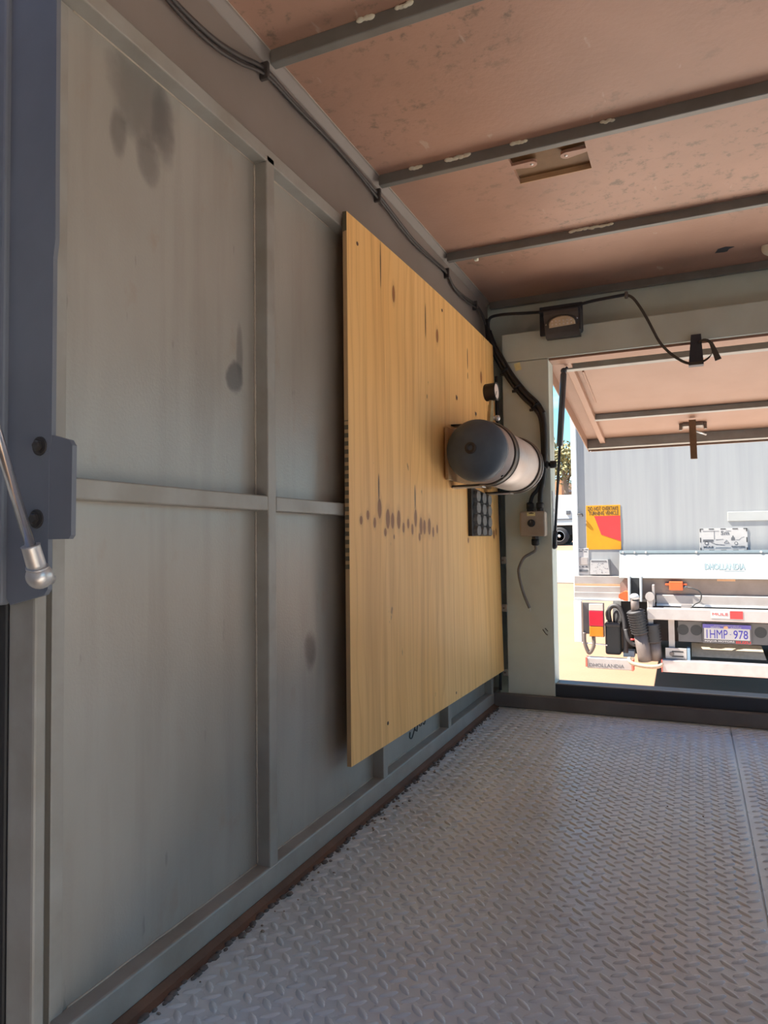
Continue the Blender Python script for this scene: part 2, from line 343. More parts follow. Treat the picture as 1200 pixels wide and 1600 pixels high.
def text(name, s, x0, x1, z0, z1, y, mat, parent, bold=0.0, thick=0.0015, R=None, label=None):
    """flat lettering on a plane facing -Y, fitted to the box; R maps local (x,y,z) to world when tilted"""
    cu = bpy.data.curves.new('tmp', 'FONT'); cu.body = s; cu.size = 1; cu.extrude = 0.02; cu.offset = bold; cu.resolution_u = 3
    to = bpy.data.objects.new('tmp', cu); COL.objects.link(to)
    me = bpy.data.meshes.new_from_object(to); bpy.data.objects.remove(to)
    xs = [v.co.x for v in me.vertices]; ys = [v.co.y for v in me.vertices]; zs = [v.co.z for v in me.vertices]
    ax, bx, ay, by, az, bz = min(xs), max(xs), min(ys), max(ys), min(zs), max(zs)
    base = WL[parent.name]
    for v in me.vertices:
        p = Vector((x0 + (v.co.x - ax) / (bx - ax) * (x1 - x0), y - thick * (v.co.z - az) / (bz - az), z0 + (v.co.y - ay) / (by - ay) * (z1 - z0)))
        if R is not None: p = R @ p
        v.co = p - base
    me.materials.clear(); me.materials.append(MATS[mat]); me.name = name
    o = bpy.data.objects.new(name, me); COL.objects.link(o); o.parent = parent; WL[o.name] = base
    if label: o['label'] = label
    return o

H = 1.40; XR = 4.20; YF = 1.67; YB = 1.745
# ================================================================== STRUCTURE
# ---- ground outside: flat round the two trucks, rising gently towards the far yard
g = MB(); ys = [-40, -12, 0, 6, 9, 12, 16, 22, 30, 48, 120]; xs = [-70, -30, -12, -4, 0, 4, 12, 40, 70]
def gz(y): return -1.0 if y < 8 else -1.0 + 0.06 * min(y - 8, 40)
g.add([(x, y, gz(y)) for y in ys for x in xs], [[j * len(xs) + i, j * len(xs) + i + 1, (j + 1) * len(xs) + i + 1, (j + 1) * len(xs) + i] for j in range(len(ys) - 1) for i in range(len(xs) - 1)])
ground = struct('ground', g, 'sand')
g = MB(); a, b_ = 16.2, 26.0
g.prism([(a, gz(a) - .1), (b_, gz(b_) - .1), (b_, gz(b_) + .02), (a, gz(a) + .02)], 0, -14, -1.0)
obj('concrete_slab', g, 'far_concrete', ground)
g = MB(); g.box(-.4, 12, 1.9, 5.7, -1.1, -.985); obj('bounce_slab', g, 'bounce_concrete', ground)  # unseen pale slab added to bounce more light through the far openings
g = MB(); g.box(1.5, 7, -2.9, -.35, -1.1, -.985); obj('bounce_slab', g, 'bounce_concrete', ground)  # second unseen pale slab, added for bounce fill from the near side
# herringbone pavers under the delivery truck
pm = MB(); pm.box(-.099, .099, -.049, .049, -.06, .008, 0.004); pme = pm.mesh('paver'); pme.materials.append(MATS['paver'])
spots = []
for i in range(-26, 27):
    for j in range(-26, 27):
        for k in (0, 1):
            # herringbone lattice of 0.2 x 0.1 bricks
            x = 0.1 * (i - j) * 1.0 + 0.0; y = 0.1 * (i + j) * 1.0
            u = x + (0.1 if k == 0 else 0.05 - 0.1 + 0.0); v = y + (0.05 if k == 0 else 0.1 + 0.0)
            if k == 1: u = x - 0.05 + 0.0; v = y + 0.0 + 0.1
            cx, cy_ = 1.15 + u, 7.1 + v
            if 0.25 < cx < 2.2 and 5.75 < cy_ < 8.4: spots.append((cx, cy_, k))
spots = sorted(set((round(a, 3), round(b, 3), c) for a, b, c in spots), key=lambda s: s[1])
rest = MB()
for n_, (cx, cy_, k) in enumerate(spots):
    zz = -0.994 + random.uniform(-.003, .003)
    if n_ < 300:
        o = bpy.data.objects.new('paver', pme); COL.objects.link(o); o.parent = ground; o.location = (cx, cy_, zz); o.rotation_euler = (0, 0, 0 if k == 0 else math.pi / 2)
    else:
        hx, hy = (.099, .049) if k == 0 else (.049, .099)
        rest.box(cx - hx, cx + hx, cy_ - hy, cy_ + hy, zz - .06, zz + .008)
if rest.v: obj('paver_field', rest, 'paver', ground, kind='stuff')

# ---- floor: two chequer plates with raised lugs
f = MB(); f.box(0.0, XR, -.135, 1.70, -.06, -.004)
floor = struct('floor', f, 'floor_paint')
p = MB(); p.box(0.042, 0.7365, -.135, 1.652, -.004, 0, 0.0008); obj('floor_plate', p, 'floor_paint', floor)
p = MB(); p.box(0.7395, XR - .03, -.135, 1.652, -.004, 0, 0.0008); obj('floor_plate', p, 'floor_paint', floor)
def lug_geo():
    L_, w, h = 0.0135, 0.0044, 0.0022; m = MB(); n = 10; vs = []
    for i in range(n):
        t = 2 * math.pi * i / n; cx = math.cos(t); sy = math.sin(t)
        vs.append((L_ * cx, w * sy * (1 - 0.45 * cx * cx) * 1.25, -0.0002))
    for i in range(n):
        t = 2 * math.pi * i / n; cx = math.cos(t); sy = math.sin(t)
        vs.append((L_ * .80 * cx, w * .45 * sy, h * (1 - .25 * abs(cx))))
    m.add(vs, [[i, (i + 1) % n, n + (i + 1) % n, n + i] for i in range(n)] + [list(range(n, 2 * n))], True); return m
lg = lug_geo(); lugs = []
for i in range(-18, 62):
    for j in range(-18, 46):
        for k in (0, 1):
            for plate in (0, 1):
                x = 0.508 + 0.0287 * (i + .5 * k) + (0.006 if plate else 0); y = 0.372 + 0.030 * j + 0.0145 * k + (0.011 if plate else 0)
                if (plate == 0 and 0.058 < x < 0.727) or (plate == 1 and 0.749 < x < 2.2):
                    if -.12 < y < 1.64: lugs.append((x, y, k))
cp = Vector((0.654, -0.667)); fw2 = Vector((-.404, .914)).normalized()
def inview(l):
    d = Vector((l[0], l[1])) - cp; dep = d.dot(fw2); lat = d.x * fw2.y - d.y * fw2.x
    return dep > .78 and abs(lat) < dep * .56
lugs.sort(key=lambda l: (not inview(l), (Vector((l[0], l[1])) - cp).length))
lme = lg.mesh('tread_lug'); lme.materials.append(MATS['floor_paint']); rest = MB()
for n_, (x, y, k) in enumerate(lugs):
    a = math.radians(-43 if k == 0 else 40)
    if n_ < 300:
        o = bpy.data.objects.new('tread_lug', lme); COL.objects.link(o); o.parent = floor; o.location = (x, y, 0); o.rotation_euler = (0, 0, a)
    else:
        T = Matrix.Translation((x, y, 0)) @ Matrix.Rotation(a, 4, 'Z'); rest.add([T @ Vector(v) for v in lg.v], lg.f, True)
obj('tread_pattern', rest, 'floor_paint', floor, kind='stuff')
r = MB(); r.prism([(0.0, -.004), (.043, -.004), (.043, .001), (.034, .003), (.0257, .0085), (0.0, .0085)], 1, -.135, 1.652)
obj('floor_angle', r, 'rust', floor, label='rust brown angle strip welded along the floor edge')
wz = MB()
for i in range(150):                                                       # lumpy seam weld along the wall edge
    y = -.12 + 1.75 * i / 150 + random.uniform(-.004, .004); s_ = random.uniform(.0025, .0055)
    wz.sphere((.045 + random.uniform(-.004, .005), y, .001), s_, 6, (1, 1.5, .6))
obj('weld_seam', wz, 'dark_grit', floor, kind='stuff')

# ---- left wall (bulkhead skin, posts and rails)
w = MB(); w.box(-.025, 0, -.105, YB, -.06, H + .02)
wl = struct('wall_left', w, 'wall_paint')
PY = [(.292, .316), (.738, .762), (1.178, 1.203), (1.628, 1.652)]
for a, b in PY:
    p = MB(); p.box(-.001, .025, a, b, .030, 1.205, .002); obj('post', p, 'frame_paint', wl)
edges = [-.105] + [v for ab in PY for v in ab] + [YB]
for i in range(0, len(edges) - 1, 2):
    a, b = edges[i], edges[i + 1]
    p = MB(); p.box(-.001, .025, a, b, .613, .637, .002); obj('mid_rail', p, 'frame_paint', wl)
p = MB(); p.box(-.001, .025, -.105, YB, 1.193, 1.217, .002); obj('top_rail', p, 'frame_paint', wl)
p = MB(); p.box(-.001, .002, -.105, YB, 1.216, H, .0005); obj('bounce_tint_sheet', p, 'bounce_brown', wl, label='added thin sheet above the top rail, bounced light tinted into its brown')  # added sheet over the same wall paint, carries the bounce tint
p = MB(); p.box(-.001, .0255, -.105, YB, .008, .0455, .003); obj('bottom_rail', p, 'frame_paint', wl)
p = MB(); p.box(-.001, .002, -.105, -.088, -.0, 1.19, .0006); obj('edge_flange', p, 'frame_paint', wl)
# weld beads down the sides of the first post
for k, (a, b) in enumerate(((.05, .61), (.64, 1.19))):
    m = MB(); n = 60
    for i in range(n):
        m.sphere((.0012, .2912 + random.uniform(-.0005, .0005), a + (b - a) * (i + .5) / n), .0016, 6, (1, 1, (b - a) / n / .0022))
    obj('weld_bead', m, 'worn_edge', wl, kind='stuff')
for a, b in ((-.08, .29), (.32, .735), (.765, 1.175)):
    m = MB(); n = int((b - a) / .02); m.tube([(.0006, a + (b - a) * i / n, .0462 + random.uniform(-.0004, .0006)) for i in range(n + 1)], .0013, 6, 2); obj('weld_bead', m, 'worn_edge', wl)
for a, b in ((-.08, .29), (.32, .55)):
    m = MB(); m.tube([(.0006, a, 1.1925), (.0006, (a + b) / 2, 1.1922), (.0006, b, 1.1925)], .0011, 6, 4); obj('weld_bead', m, 'worn_edge', wl)
# painted-on scrawl low on the skin, below the plywood
m = MB()
m.tube([(.0006, .955, .088), (.0006, .952, .076), (.0006, .966, .071), (.0006, .985, .090), (.0006, .99, .104), (.0006, .984, .094), (.0006, .992, .082)], .0016, 6, 4)
m.tube([(.0006, 1.000, .078), (.0006, 1.006, .094), (.0006, 1.012, .108)], .0016, 6, 3)
m.tube([(.0006, 1.016, .110), (.0006, 1.018, .090), (.0006, 1.030, .086), (.0006, 1.038, .100)], .0014, 6, 3)
m.tube([(.0006, 1.060, .130), (.0006, 1.064, .100), (.0006, 1.054, .084), (.0006, 1.045, .088)], .0016, 6, 4)
obj('scrawl', m, 'marker_ink', wl, label='dark hand-scrawled letters on the wall skin')
# ---- corner trim under the ceiling
t_ = MB(); t_.prism([(0, H), (.017, H), (.0155, H - .004), (.004, H - .0155), (0, H - .0175)], 1, -.13, 1.72)
tr1 = struct('trim_1', t_, 'bounce_brown', 'brownish cove strip in the corner of wall and ceiling')
for x, z in ((.0008, H - .0178), (.0175, H - .0008)):
    m = MB(); m.tube([(x, -.12 + .12 * i, z) for i in range(16)], .0009, 6, 1); obj('worn_edge', m, 'worn_edge', tr1)

# ---- ceiling with a cut-out, and its purlins
HX0, HX1, HY0, HY1 = .303, .466, .792, .946
c = MB(); zc = H + .012
c.box(-.025, XR + .02, -.135, HY0, H, zc); c.box(-.025, XR + .02, HY1, YB + .02, H, zc); c.box(-.025, HX0, HY0, HY1, H, zc); c.box(HX1, XR + .02, HY0, HY1, H, zc)
c.box(-.025, XR + .02, -.135, YB + .02, zc + .02, zc + .03)
ceil = struct('ceiling', c, 'ceiling_paint')
p = MB(); p.box(HX0 - .02, HX1 + .02, HY0 - .02, HY1 + .02, zc, zc + .004); obj('backing_panel', p, 'hole_brown', ceil, label='brown bare panel seen through the ceiling cut-out')
p = MB(); p.box(HX0, HX1, HY1 - .002, HY1 + .0005, H - .0005, zc); obj('cut_edge', p, 'hole_edge', ceil)
def finger(x0, x1, yc, hw):
    m = MB(); s = 1 if x1 > x0 else -1; P = [(x0, yc - hw * .6), (x0, yc + hw * .55)]
    for i in range(9):
        t = math.pi / 2 - math.pi * i / 8; P.append((x1 - s * hw + s * hw * math.cos(t), yc + .004 + hw * math.sin(t)))
    m.prism(P, 2, H - .001, H + .006); return m
o = obj('mounting_tab', finger(HX0, .358, .866, .013), 'ceiling_paint', ceil); q = MB(); q.sphere((.346, .870, H - .001), .004, 10, (1, 1, .5)); obj('rivet', q, 'bright_alu', o)
o = obj('mounting_tab', finger(HX1, .410, .862, .013), 'ceiling_paint', ceil); q = MB(); q.sphere((.422, .866, H - .001), .004, 10, (1, 1, .5)); obj('rivet', q, 'bright_alu', o)
PUR = [.317, .768, 1.251, 1.720]
purl = []
for y in PUR:
    p = MB(); p.box(.016, XR, y, y + .018, H - .024, H + .001, .002); purl.append(obj('purlin', p, 'purlin_paint', ceil))
def smear(par, x0, x1, y):
    m = MB(); n = max(4, int((x1 - x0) / .006))
    for i in range(n):
        m.sphere((x0 + (x1 - x0) * (i + .5) / n, y - .0015, H - .0035 + random.uniform(-.002, .0005)), random.uniform(.0042, .0065), 8, (1.3, .55, .8))
    obj('sealant_smear', m, 'sealant', par, label='whitish sealant smear along the purlin')
for a, b in ((.185, .21), (.25, .276)): smear(purl[0], a, b, PUR[0])
for a, b in ((.095, .122), (.18, .217), (.220, .231), (.325, .357), (.507, .532)): smear(purl[1], a, b, PUR[1])
smear(purl[2], .37, .48, PUR[2])
m = MB(); m.box(.078, .118, 1.2695, 1.275, 1.380, 1.397, .002); m.box(.092, .104, 1.270, 1.283, 1.372, 1.386, .003); obj('broken_clip', m, 'sealant', purl[2], label='pale broken clip stub at the purlin')
# torn hole and the pipe stubs near the right end
m = MB(); m.prism([(.735, 1.592), (.742, 1.565), (.762, 1.556), (.785, 1.566), (.772, 1.577), (.768, 1.594), (.758, 1.596)], 2, H - .0008, H + .004)
obj('torn_hole', m, 'black_steel', ceil, label='dark jagged hole torn in the ceiling sheet')
for x, y in ((.868, 1.60), (.885, 1.53)):
    m = MB(); m.tube([(x, y, H + .004), (x, y, H - .012), (x + .012, y - .004, H - .022), (x + .05, y - .012, H - .024)], .011, 12, 4); obj('pipe_stub', m, 'sealant', ceil)

# ---- far wall: outer sheet with the hatch opening, boxed pillars, header and sill
OX0, OX1, OZ0, OZ1 = .227, 1.103, .085, 1.165
w = MB(); w.box(-.025, XR + .02, YB, YB + .012, 1.225, H + .02); w.box(-.025, .10, YB, YB + .012, -.06, 1.225); w.box(4.05, XR + .02, YB, YB + .012, -.06, 1.225)
wf = struct('wall_far', w, 'grey_green_paint')
p = MB(); p.box(.070, OX0, YF, YB + .006, .0, 1.1635, .0025); obj('pillar', p, 'grey_green_paint', wf)
p = MB(); p.box(OX1, 1.26, YF, YB + .006, .0, 1.1635, .0025); obj('pillar', p, 'grey_green_paint', wf)
p = MB(); p.box(3.90, 4.10, YF, YB + .006, .0, 1.1635, .0025); obj('pillar', p, 'grey_green_paint', wf)
p = MB(); p.box(1.26, 3.90, YF + .003, YB + .006, .0, OZ0, .002); obj('sill', p, 'black_steel', wf)  # unseen second opening above this sill, added to let in light
p = MB(); p.box(.070, 4.10, YF, YB + .006, 1.165, 1.262, .0025); obj('header', p, 'grey_green_paint', wf)
p = MB(); p.box(OX0, OX1, YF + .008, YB + .006, 1.157, 1.1652, .001); obj('hinge_cover', p, 'flap_paint', wf, label='pinkish angle strip under the header')
p = MB(); p.box(OX0, OX1, YF + .003, YB + .006, .0, OZ0, .002); obj('sill', p, 'black_steel', wf, label='dark sill below the hatch opening')
p = MB(); p.box(OX0, OX1, YF + .003, YF + .010, OZ0 - .001, OZ0 + .003, .001); obj('sill_edge', p, 'frame_paint', wf)
p = MB(); p.box(.0, XR, 1.652, YF + .001, .0, .046, .004); obj('bottom_rail', p, 'dark_rail', wf)
p = MB(); p.box(OX0 - .001, OX0 + .003, YF + .012, YF + .05, .530, .72, .001)
for z in (.600, .655): p.cyl((OX0 + .0025, YF + .03, z), (OX0 + .004, YF + .03, z), .005, 10)
obj('strut_plate', p, 'bright_alu', wf, label='pale strut mounting plate on the jamb')
for z in (.490, .329, .113):
    p = MB(); p.box(.054, .072, YF - .006, YF + .002, z - .012, z + .012, .002); q = obj('lug_tab', p, 'box_beige', wf); s_ = MB(); s_.cyl((.062, YF - .0075, z), (.062, YF - .004, z), .003, 8); obj('screw', s_, 'rust', q)
p = MB(); p.tube([(.190, YF - .0004, .262), (.200, YF - .0006, .248), (.206, YF - .0004, .244)], .0014, 6, 3); p.tube([(.198, YF - .0004, .266), (.207, YF - .0006, .256)], .0014, 6, 3)
obj('scuff_mark', p, 'marker_ink', wf)
m = MB(); m.prism([(.111, 1.157), (.131, 1.161), (.137, 1.136), (.117, 1.132)], 1, YF - .0012, YF - .0002)
tag(obj('tape_square', m, 'paper'), 'small yellow paper tape square stuck on far pillar beside the cables', 'tape')

# ---- right wall and near frame (beyond the picture, but they shade the box)
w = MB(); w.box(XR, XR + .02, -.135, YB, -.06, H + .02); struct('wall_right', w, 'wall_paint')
w = MB(); w.box(-.025, XR + .02, -.15, -.105, 1.30, H + .03); wn = struct('wall_near', w, 'grey_green_paint')
p = MB(); p.box(-.038, .003, -.128, -.112, -.06, 1.36, .003); obj('pillar', p, 'frame_paint', wn)
p = MB(); p.box(-.060, -.050, -.113, -.100, -.06, 1.36, .001); obj('groove_back', p, 'frame_paint', wn)
p = MB(); p.box(1.02, 2.0, -.150, -.110, -.06, 1.36, .003); obj('pillar', p, 'frame_paint', wn)
p = MB(); p.box(-.025, XR + .02, -.15, -.135, -.07, -.002, .002); obj('sill', p, 'frame_paint', wn)
p = MB(); p.box(3.95, XR + .02, -.150, -.110, -.06, 1.36, .003); obj('pillar', p, 'frame_paint', wn)  # unseen gap before this pillar is an opening added for fill light
p = MB(); p.box(-.056, -.0385, -.131, -.112, -.06, 1.36, .003); obj('rubber_seal', p, 'black_rubber', wn)

# ================================================================== NEAR JAMB PLATE AND STRUT
bp = thing('hinge_post', 'tall black steel jamb plate at the left edge with bolted bracket', 'post', (0, -.13, .48))
p = MB(); p.prism([(-.034, .505), (-.028, .497), (.024, .509), (.029, .515), (.029, .575), (.030, .66), (.033, .675), (.0335, .87), (.0365, .89), (.036, 1.0), (.036, 1.36), (-.034, 1.36)], 1, -.1340, -.1285); 
obj('face_plate', p, 'jamb_black_haze', bp)
p = MB(); p.box(-.090, -.034, -.141, -.1285, .497, 1.36, .003); obj('outer_fold', p, 'jamb_black_haze', bp)
p = MB(); p.prism([(.028, .568), (.058, .568), (.0615, .572), (.0625, .666), (.058, .672), (.028, .680)], 1, -.1335, -.1275); obj('bracket_plate', p, 'jamb_black_haze', bp)
for z, x in ((.668, .0155), (.590, .0115)):
    p = MB(); p.lathe([(0, .0085), (.002, .0085), (.002, .006), (.0055, .006), (.0065, .0045)], (x, -.1340, z), (0, -1, 0), 6, False); o = obj('bolt', p, 'strap_dark', bp)
    p = MB(); p.lathe([(0, .0105), (.0012, .010)], (x, -.1340, z), (0, -1, 0), 20); obj('washer', p, 'strap_dark', o)
def strut(name, label, a, b, frac, rc, rr, up, gloss='black_steel'):
    A, B = Vector(a), Vector(b); d = (B - A).normalized(); Mid = A + (B - A) * frac
    t = thing(name, label, 'gas strut', tuple(A), 'gas struts of the two hatches')
    m = MB(); m.cyl(A + d * rr * 2.5, Mid + d * .02, rr, 18); obj('rod', m, 'chrome' if up else 'black_steel', t)
    m = MB(); m.lathe([(0, rr * 1.3), (.004, rc), (((B - Mid).length) - .012, rc), ((B - Mid).length - .006, rc * .7)], Mid, d, 22); obj('cylinder', m, gloss, t)
    return t, d
# near strut: pivots on the post, leans outwards and up towards the open near hatch
SA, SB = (.036, -.150, .530), (.057, -.408, 1.21)
t, d = strut('gas_strut', 'near chrome rod gas strut ending in a ball joint on black jamb plate', SA, SB, .62, .011, .0052, True)
m = MB(); m.lathe([(-.001, .0085), (.003, .0095), (.022, .0090), (.024, .0095)], Vector(SA) + d * .010, d, 20); m.lathe([(0, .011), (.002, .011)], Vector(SA) + d * .0085, (d + Vector((.15, 0, 0))).normalized(), 20); obj('socket', m, 'bright_alu', t)
m = MB(); m.sphere(SA, .0135, 24); m.cyl(SA, (SA[0] - .002, -.134, SA[2] - .004), .006, 14); obj('ball_joint', m, 'bright_alu', t)

# ================================================================== HATCH LIDS
def lid(name, label, org, vdir, x0, x1, length, mat, outward):
    """flat framed lid hinged at org (y,z); vdir = direction down the lid in the YZ plane"""
    v = Vector((0, vdir[0], vdir[1])).normalized(); u = Vector((1, 0, 0)); n = u.cross(v)
    if n.z < 0: n = -n
    T = Matrix.Identity(4)
    for i in range(3): T[i][0], T[i][1], T[i][2], T[i][3] = u[i], v[i], n[i], (x0, org[0], org[1])[i]
    Wd = x1 - x0; t = thing(name, label, 'hatch', (x0, org[0], org[1]), 'lift-up hatches of the service box')
    B = lambda *a: MB().box(*a)
    obj('lid_panel', B(0, Wd, 0.0, length, .018, .022, .001).xf(T), mat, t)
    for a, b in ((0, .003), (Wd - .003, Wd)): obj('side_lip', B(a, b, 0, length, -.028, .020).xf(T), mat, t)
    obj('front_lip', B(.002, Wd - .002, length - .003, length, -.030, .020).xf(T), mat, t)
    obj('frame_rail', B(.003, Wd - .003, length - .045, length - .020, -.026, .018, .002).xf(T), 'frame_paint', t)
    obj('frame_rail', B(.075, Wd - .075, .700, .722, -.006, .018, .002).xf(T), 'frame_paint', t)
    obj('frame_rail', B(.060, Wd - .060, .105, .130, -.010, .018, .002).xf(T), 'frame_paint', t)
    for a, b in ((.060, .084), (Wd - .084, Wd - .060)): obj('frame_stile', B(a, b, .02, length - .03, -.006, .018, .002).xf(T), mat, t)
    for a in (.105, Wd - .105): obj('pressed_rib', B(a - .003, a + .003, .20, .55, .013, .018, .001).xf(T), mat, t)
    h = MB(); h.cyl((0.02, .0, .012), (Wd - .02, .0, .012), .008, 12); obj('hinge_pin', h.xf(T), mat, t)
    return t, T
t, T = lid('hatch_lid', 'open far hatch lid seen from below with rusty latch lever', (YB - .060, 1.172), (1.095, -.168), .205, 1.125, 1.11, 'flap_paint', 1)
Wd = .92; cx = .46
lt = obj('latch', MB().box(cx - .042, cx + .042, .905, .945, .000, .018, .004).box(cx - .055, cx - .042, .915, .925, -.012, .018, .002).box(cx + .042, cx + .055, .915, .925, -.012, .018, .002).xf(T), 'strap_steel', t, label='steel latch body under the lid')
m = MB(); a = (T @ Vector((cx - .002, .850, .010))); m.prism([(-.0135, 0), (.0135, 0), (.0135, -.004), (.0155, -.165), (-.0105, -.165), (-.0135, -.004)], 1, -.005, .005)
m.prism([(-.0105, 0), (-.0135, -.02), (-.0105, -.165), (-.0075, -.165)], 1, -.018, -.004); m.v = [(v[0] + a.x, v[1] + a.y, v[2] + a.z) for v in m.v]
obj('latch_lever', m, 'rust_wood', lt, label='rust brown lever hanging down')
m = MB().cyl((cx + .012, .945, -.012), (cx + .052, 1.000, -.014), .004, 10).xf(T); obj('cam_rod', m, 'bright_alu', lt)
m = MB().sphere((.012, 1.095, -.031), .004, 10, (1, 1, .6)).xf(T); obj('rivet', m, 'bright_alu', t)
lid('hatch_lid', 'open near hatch lid above the viewer, hinged over the near opening', (-.170, 1.335), (-1, -.47), .03, 1.30, 1.08, 'flap_paint', -1)
# far strut
FA, FB = (.232, YF + .012, .536), (.262, 1.762, 1.137)
t, d = strut('gas_strut', 'far black gas strut standing in the hatch opening beside the jamb', FA, FB, .56, .0108, .0045, False, 'strut_grey')
m = MB(); m.cyl(Vector(FA) + d * .006, Vector(FA) + d * .05, .0075, 14); obj('socket', m, 'black_steel', t)
m = MB(); m.sphere(FA, .010, 16); m.cyl(FA, (OX0, FA[1], FA[2]), .0045, 10); obj('ball_joint', m, 'black_steel', t)
m = MB(); m.sphere(FB, .011, 16); m.cyl(FB, (FB[0] + .012, FB[1] + .004, FB[2] + .012), .005, 10); obj('end_eye', m, 'black_steel', t)

# ================================================================== PLYWOOD SHEET
pc = {'tl': (.040, .5545, 1.219), 'bl': (.040, .5520, .127), 'tr': (.050, 1.626, 1.217), 'br': (.062, 1.650, .122)}
m = MB(); nu, nv = 16, 12; vs = []
for side in (0, 1):
    for j in range(nv + 1):
        for i in range(nu + 1):
            u, v = i / nu, j / nv
            P = Vector(pc['bl']) * (1 - u) * (1 - v) + Vector(pc['br']) * u * (1 - v) + Vector(pc['tl']) * (1 - u) * v + Vector(pc['tr']) * u * v
            P.x += .006 * math.sin(math.pi * u) * v ** 2 - side * .009; vs.append(P)
k = (nu + 1) * (nv + 1); q = lambda i, j, s: s * k + j * (nu + 1) + i
fs = [[q(i, j, s), q(i + 1, j, s), q(i + 1, j + 1, s), q(i, j + 1, s)] for s in (0, 1) for j in range(nv) for i in range(nu)]
m.add(vs, fs)
ply = thing('plywood_sheet', 'large knotty plywood sheet fixed to the left wall', 'plywood', (.03, 1.09, .127))
obj('veneer', m, 'plywood', ply)
e_ = MB(); ring = [(i, 0) for i in range(nu)] + [(nu, j) for j in range(nv)] + [(i, nv) for i in range(nu, 0, -1)] + [(0, j) for j in range(nv, 0, -1)]
e_.add(vs, [[q(*ring[i], 0), q(*ring[(i + 1) % len(ring)], 0), q(*ring[(i + 1) % len(ring)], 1), q(*ring[i], 1)] for i in range(len(ring))]); obj('core_edge', e_, 'plywood_edge', ply, label='ply edge with dark ink bars')
def plyx(y, z):
    u = (y - .553) / 1.072; v = (z - .13) / 1.088
    return (.040 * (1 - u) + u * (.060 * (1 - v) + .050 * v)) + .006 * math.sin(math.pi * u) * v ** 2
for y, z in ((.722, .170), (1.168, .145), (1.585, .165), (.60, 1.17), (1.10, 1.18)):
    s_ = MB(); s_.lathe([(0, .0045), (.0012, .004), (.0016, .002)], (plyx(y, z) - .0004, y, z), (1, 0, 0), 12); obj('screw', s_, 'rust', ply)
for y, z, r_ in ((1.215, .964, .010), (1.40, .948, .009)):
    s_ = MB(); n = 14; P = [(y + r_ * random.uniform(.45, 1.25) * math.cos(6.283 * i / n), z + .9 * r_ * random.uniform(.5, 1.2) * math.sin(6.283 * i / n)) for i in range(n)]
    s_.prism(P, 0, plyx(y, z) - .001, plyx(y, z) + .0008); o = obj('splintered_hole', s_, 'rust_wood', ply); s_ = MB(); s_.cyl((plyx(y, z), y, z), (plyx(y, z) + .0012, y, z), .004, 10); obj('hole', s_, 'black_rubber', o)

# ================================================================== AIR TANK
TX, TZ, TR = .1455, .793, .0815
tk = thing('air_tank', 'silver and dark blue air tank strapped to the plywood', 'tank', (TX, 1.34, TZ - TR))
def dome(h, n=10): return [(h * (1 - math.cos(math.pi / 2 * i / n)), TR * math.sin(math.pi / 2 * i / n)) for i in range(1, n + 1)]
m = MB(); m.lathe([(0, TR), (.47, TR)], (TX, 1.085, TZ), (0, 1, 0), 48); obj('shell', m, 'tank_silver', tk)
m = MB(); m.lathe([(0.0, .001)] + dome(.060) + [(.064, TR + .0006)], (TX, 1.028, TZ), (0, 1, 0), 48, True); o = obj('end_cap', m, 'tank_blue', tk, label='dark blue domed end with a threaded port')
m = MB(); m.lathe([(0, .015), (.010, .015), (.012, .012), (.012, .007), (.004, .007)], (TX, 1.035, TZ), (0, -1, 0), 20, True, False); m.cyl((TX, 1.033, TZ), (TX, 1.0285, TZ), .0075, 12); obj('port', m, 'strap_dark', o)
m = MB(); m.lathe([(0.0, .001)] + dome(.062) + [(.07, TR + .0006)], (TX, 1.617, TZ), (0, -1, 0), 40); obj('end_cap', m, 'tank_blue', tk)
for yc in (1.176, 1.50):
    m = MB(); P = []
    for w_, r0, r1 in ((.019, TR + .0005, TR + .004),):
        n = 40; th = [math.radians(-100 + 200 * i / n) for i in range(n + 1)]
        prof = lambda rr: [(TX + rr * math.cos(a_), TZ + rr * math.sin(a_)) for a_ in th]
        inn, out = prof(r0), prof(r1); xe = plyx(yc, .79) + .002
        inn = [(xe, TZ - TR - .001)] + inn + [(xe, TZ + TR + .001)]; out = [(xe, TZ - TR - .0045)] + out + [(xe, TZ + TR + .0045)]
        N_ = len(inn); vs = []
        for yy in (yc - w_, yc + w_): vs += [(x, yy, z) for x, z in inn] + [(x, yy, z) for x, z in out]
        fs = []
        for i in range(N_ - 1):
            fs += [[i, i + 1, N_ + i + 1, N_ + i], [2 * N_ + i, 2 * N_ + i + 1, 3 * N_ + i + 1, 3 * N_ + i], [i, i + 1, 2 * N_ + i + 1, 2 * N_ + i], [N_ + i, N_ + i + 1, 3 * N_ + i + 1, 3 * N_ + i]]
        fs += [[0, N_, 3 * N_, 2 * N_], [N_ - 1, 2 * N_ - 1, 4 * N_ - 1, 3 * N_ - 1]]
        m.add(vs, fs)
    # raised edges of the band
    e2 = MB()
    for dy in (-.018, .018):
        e2.tube([(TX + (TR + .0045) * math.cos(a_), yc + dy, TZ + (TR + .0045) * math.sin(a_)) for a_ in th[::4]], .0022, 8, 3)
    o = obj('strap', m, 'strap_dark', tk, label='dark steel strap with bright rolled edges'); obj('strap_edge', e2, 'strap_steel', o)
    b_ = MB(); b_.box(plyx(yc, .79) + .0005, TX - TR * .1, yc - .017, yc + .017, TZ - TR - .0085, TZ - TR - .0045, .0008); obj('strap_foot', b_, 'bright_alu', o)
m = MB(); m.lathe([(0, .0035), (.004, .0035)], (TX + TR * math.cos(-.9), 1.140, TZ + TR * math.sin(-.9)), (math.cos(-.9), 0, math.sin(-.9)), 10); obj('drain_plug', m, 'black_steel', tk)
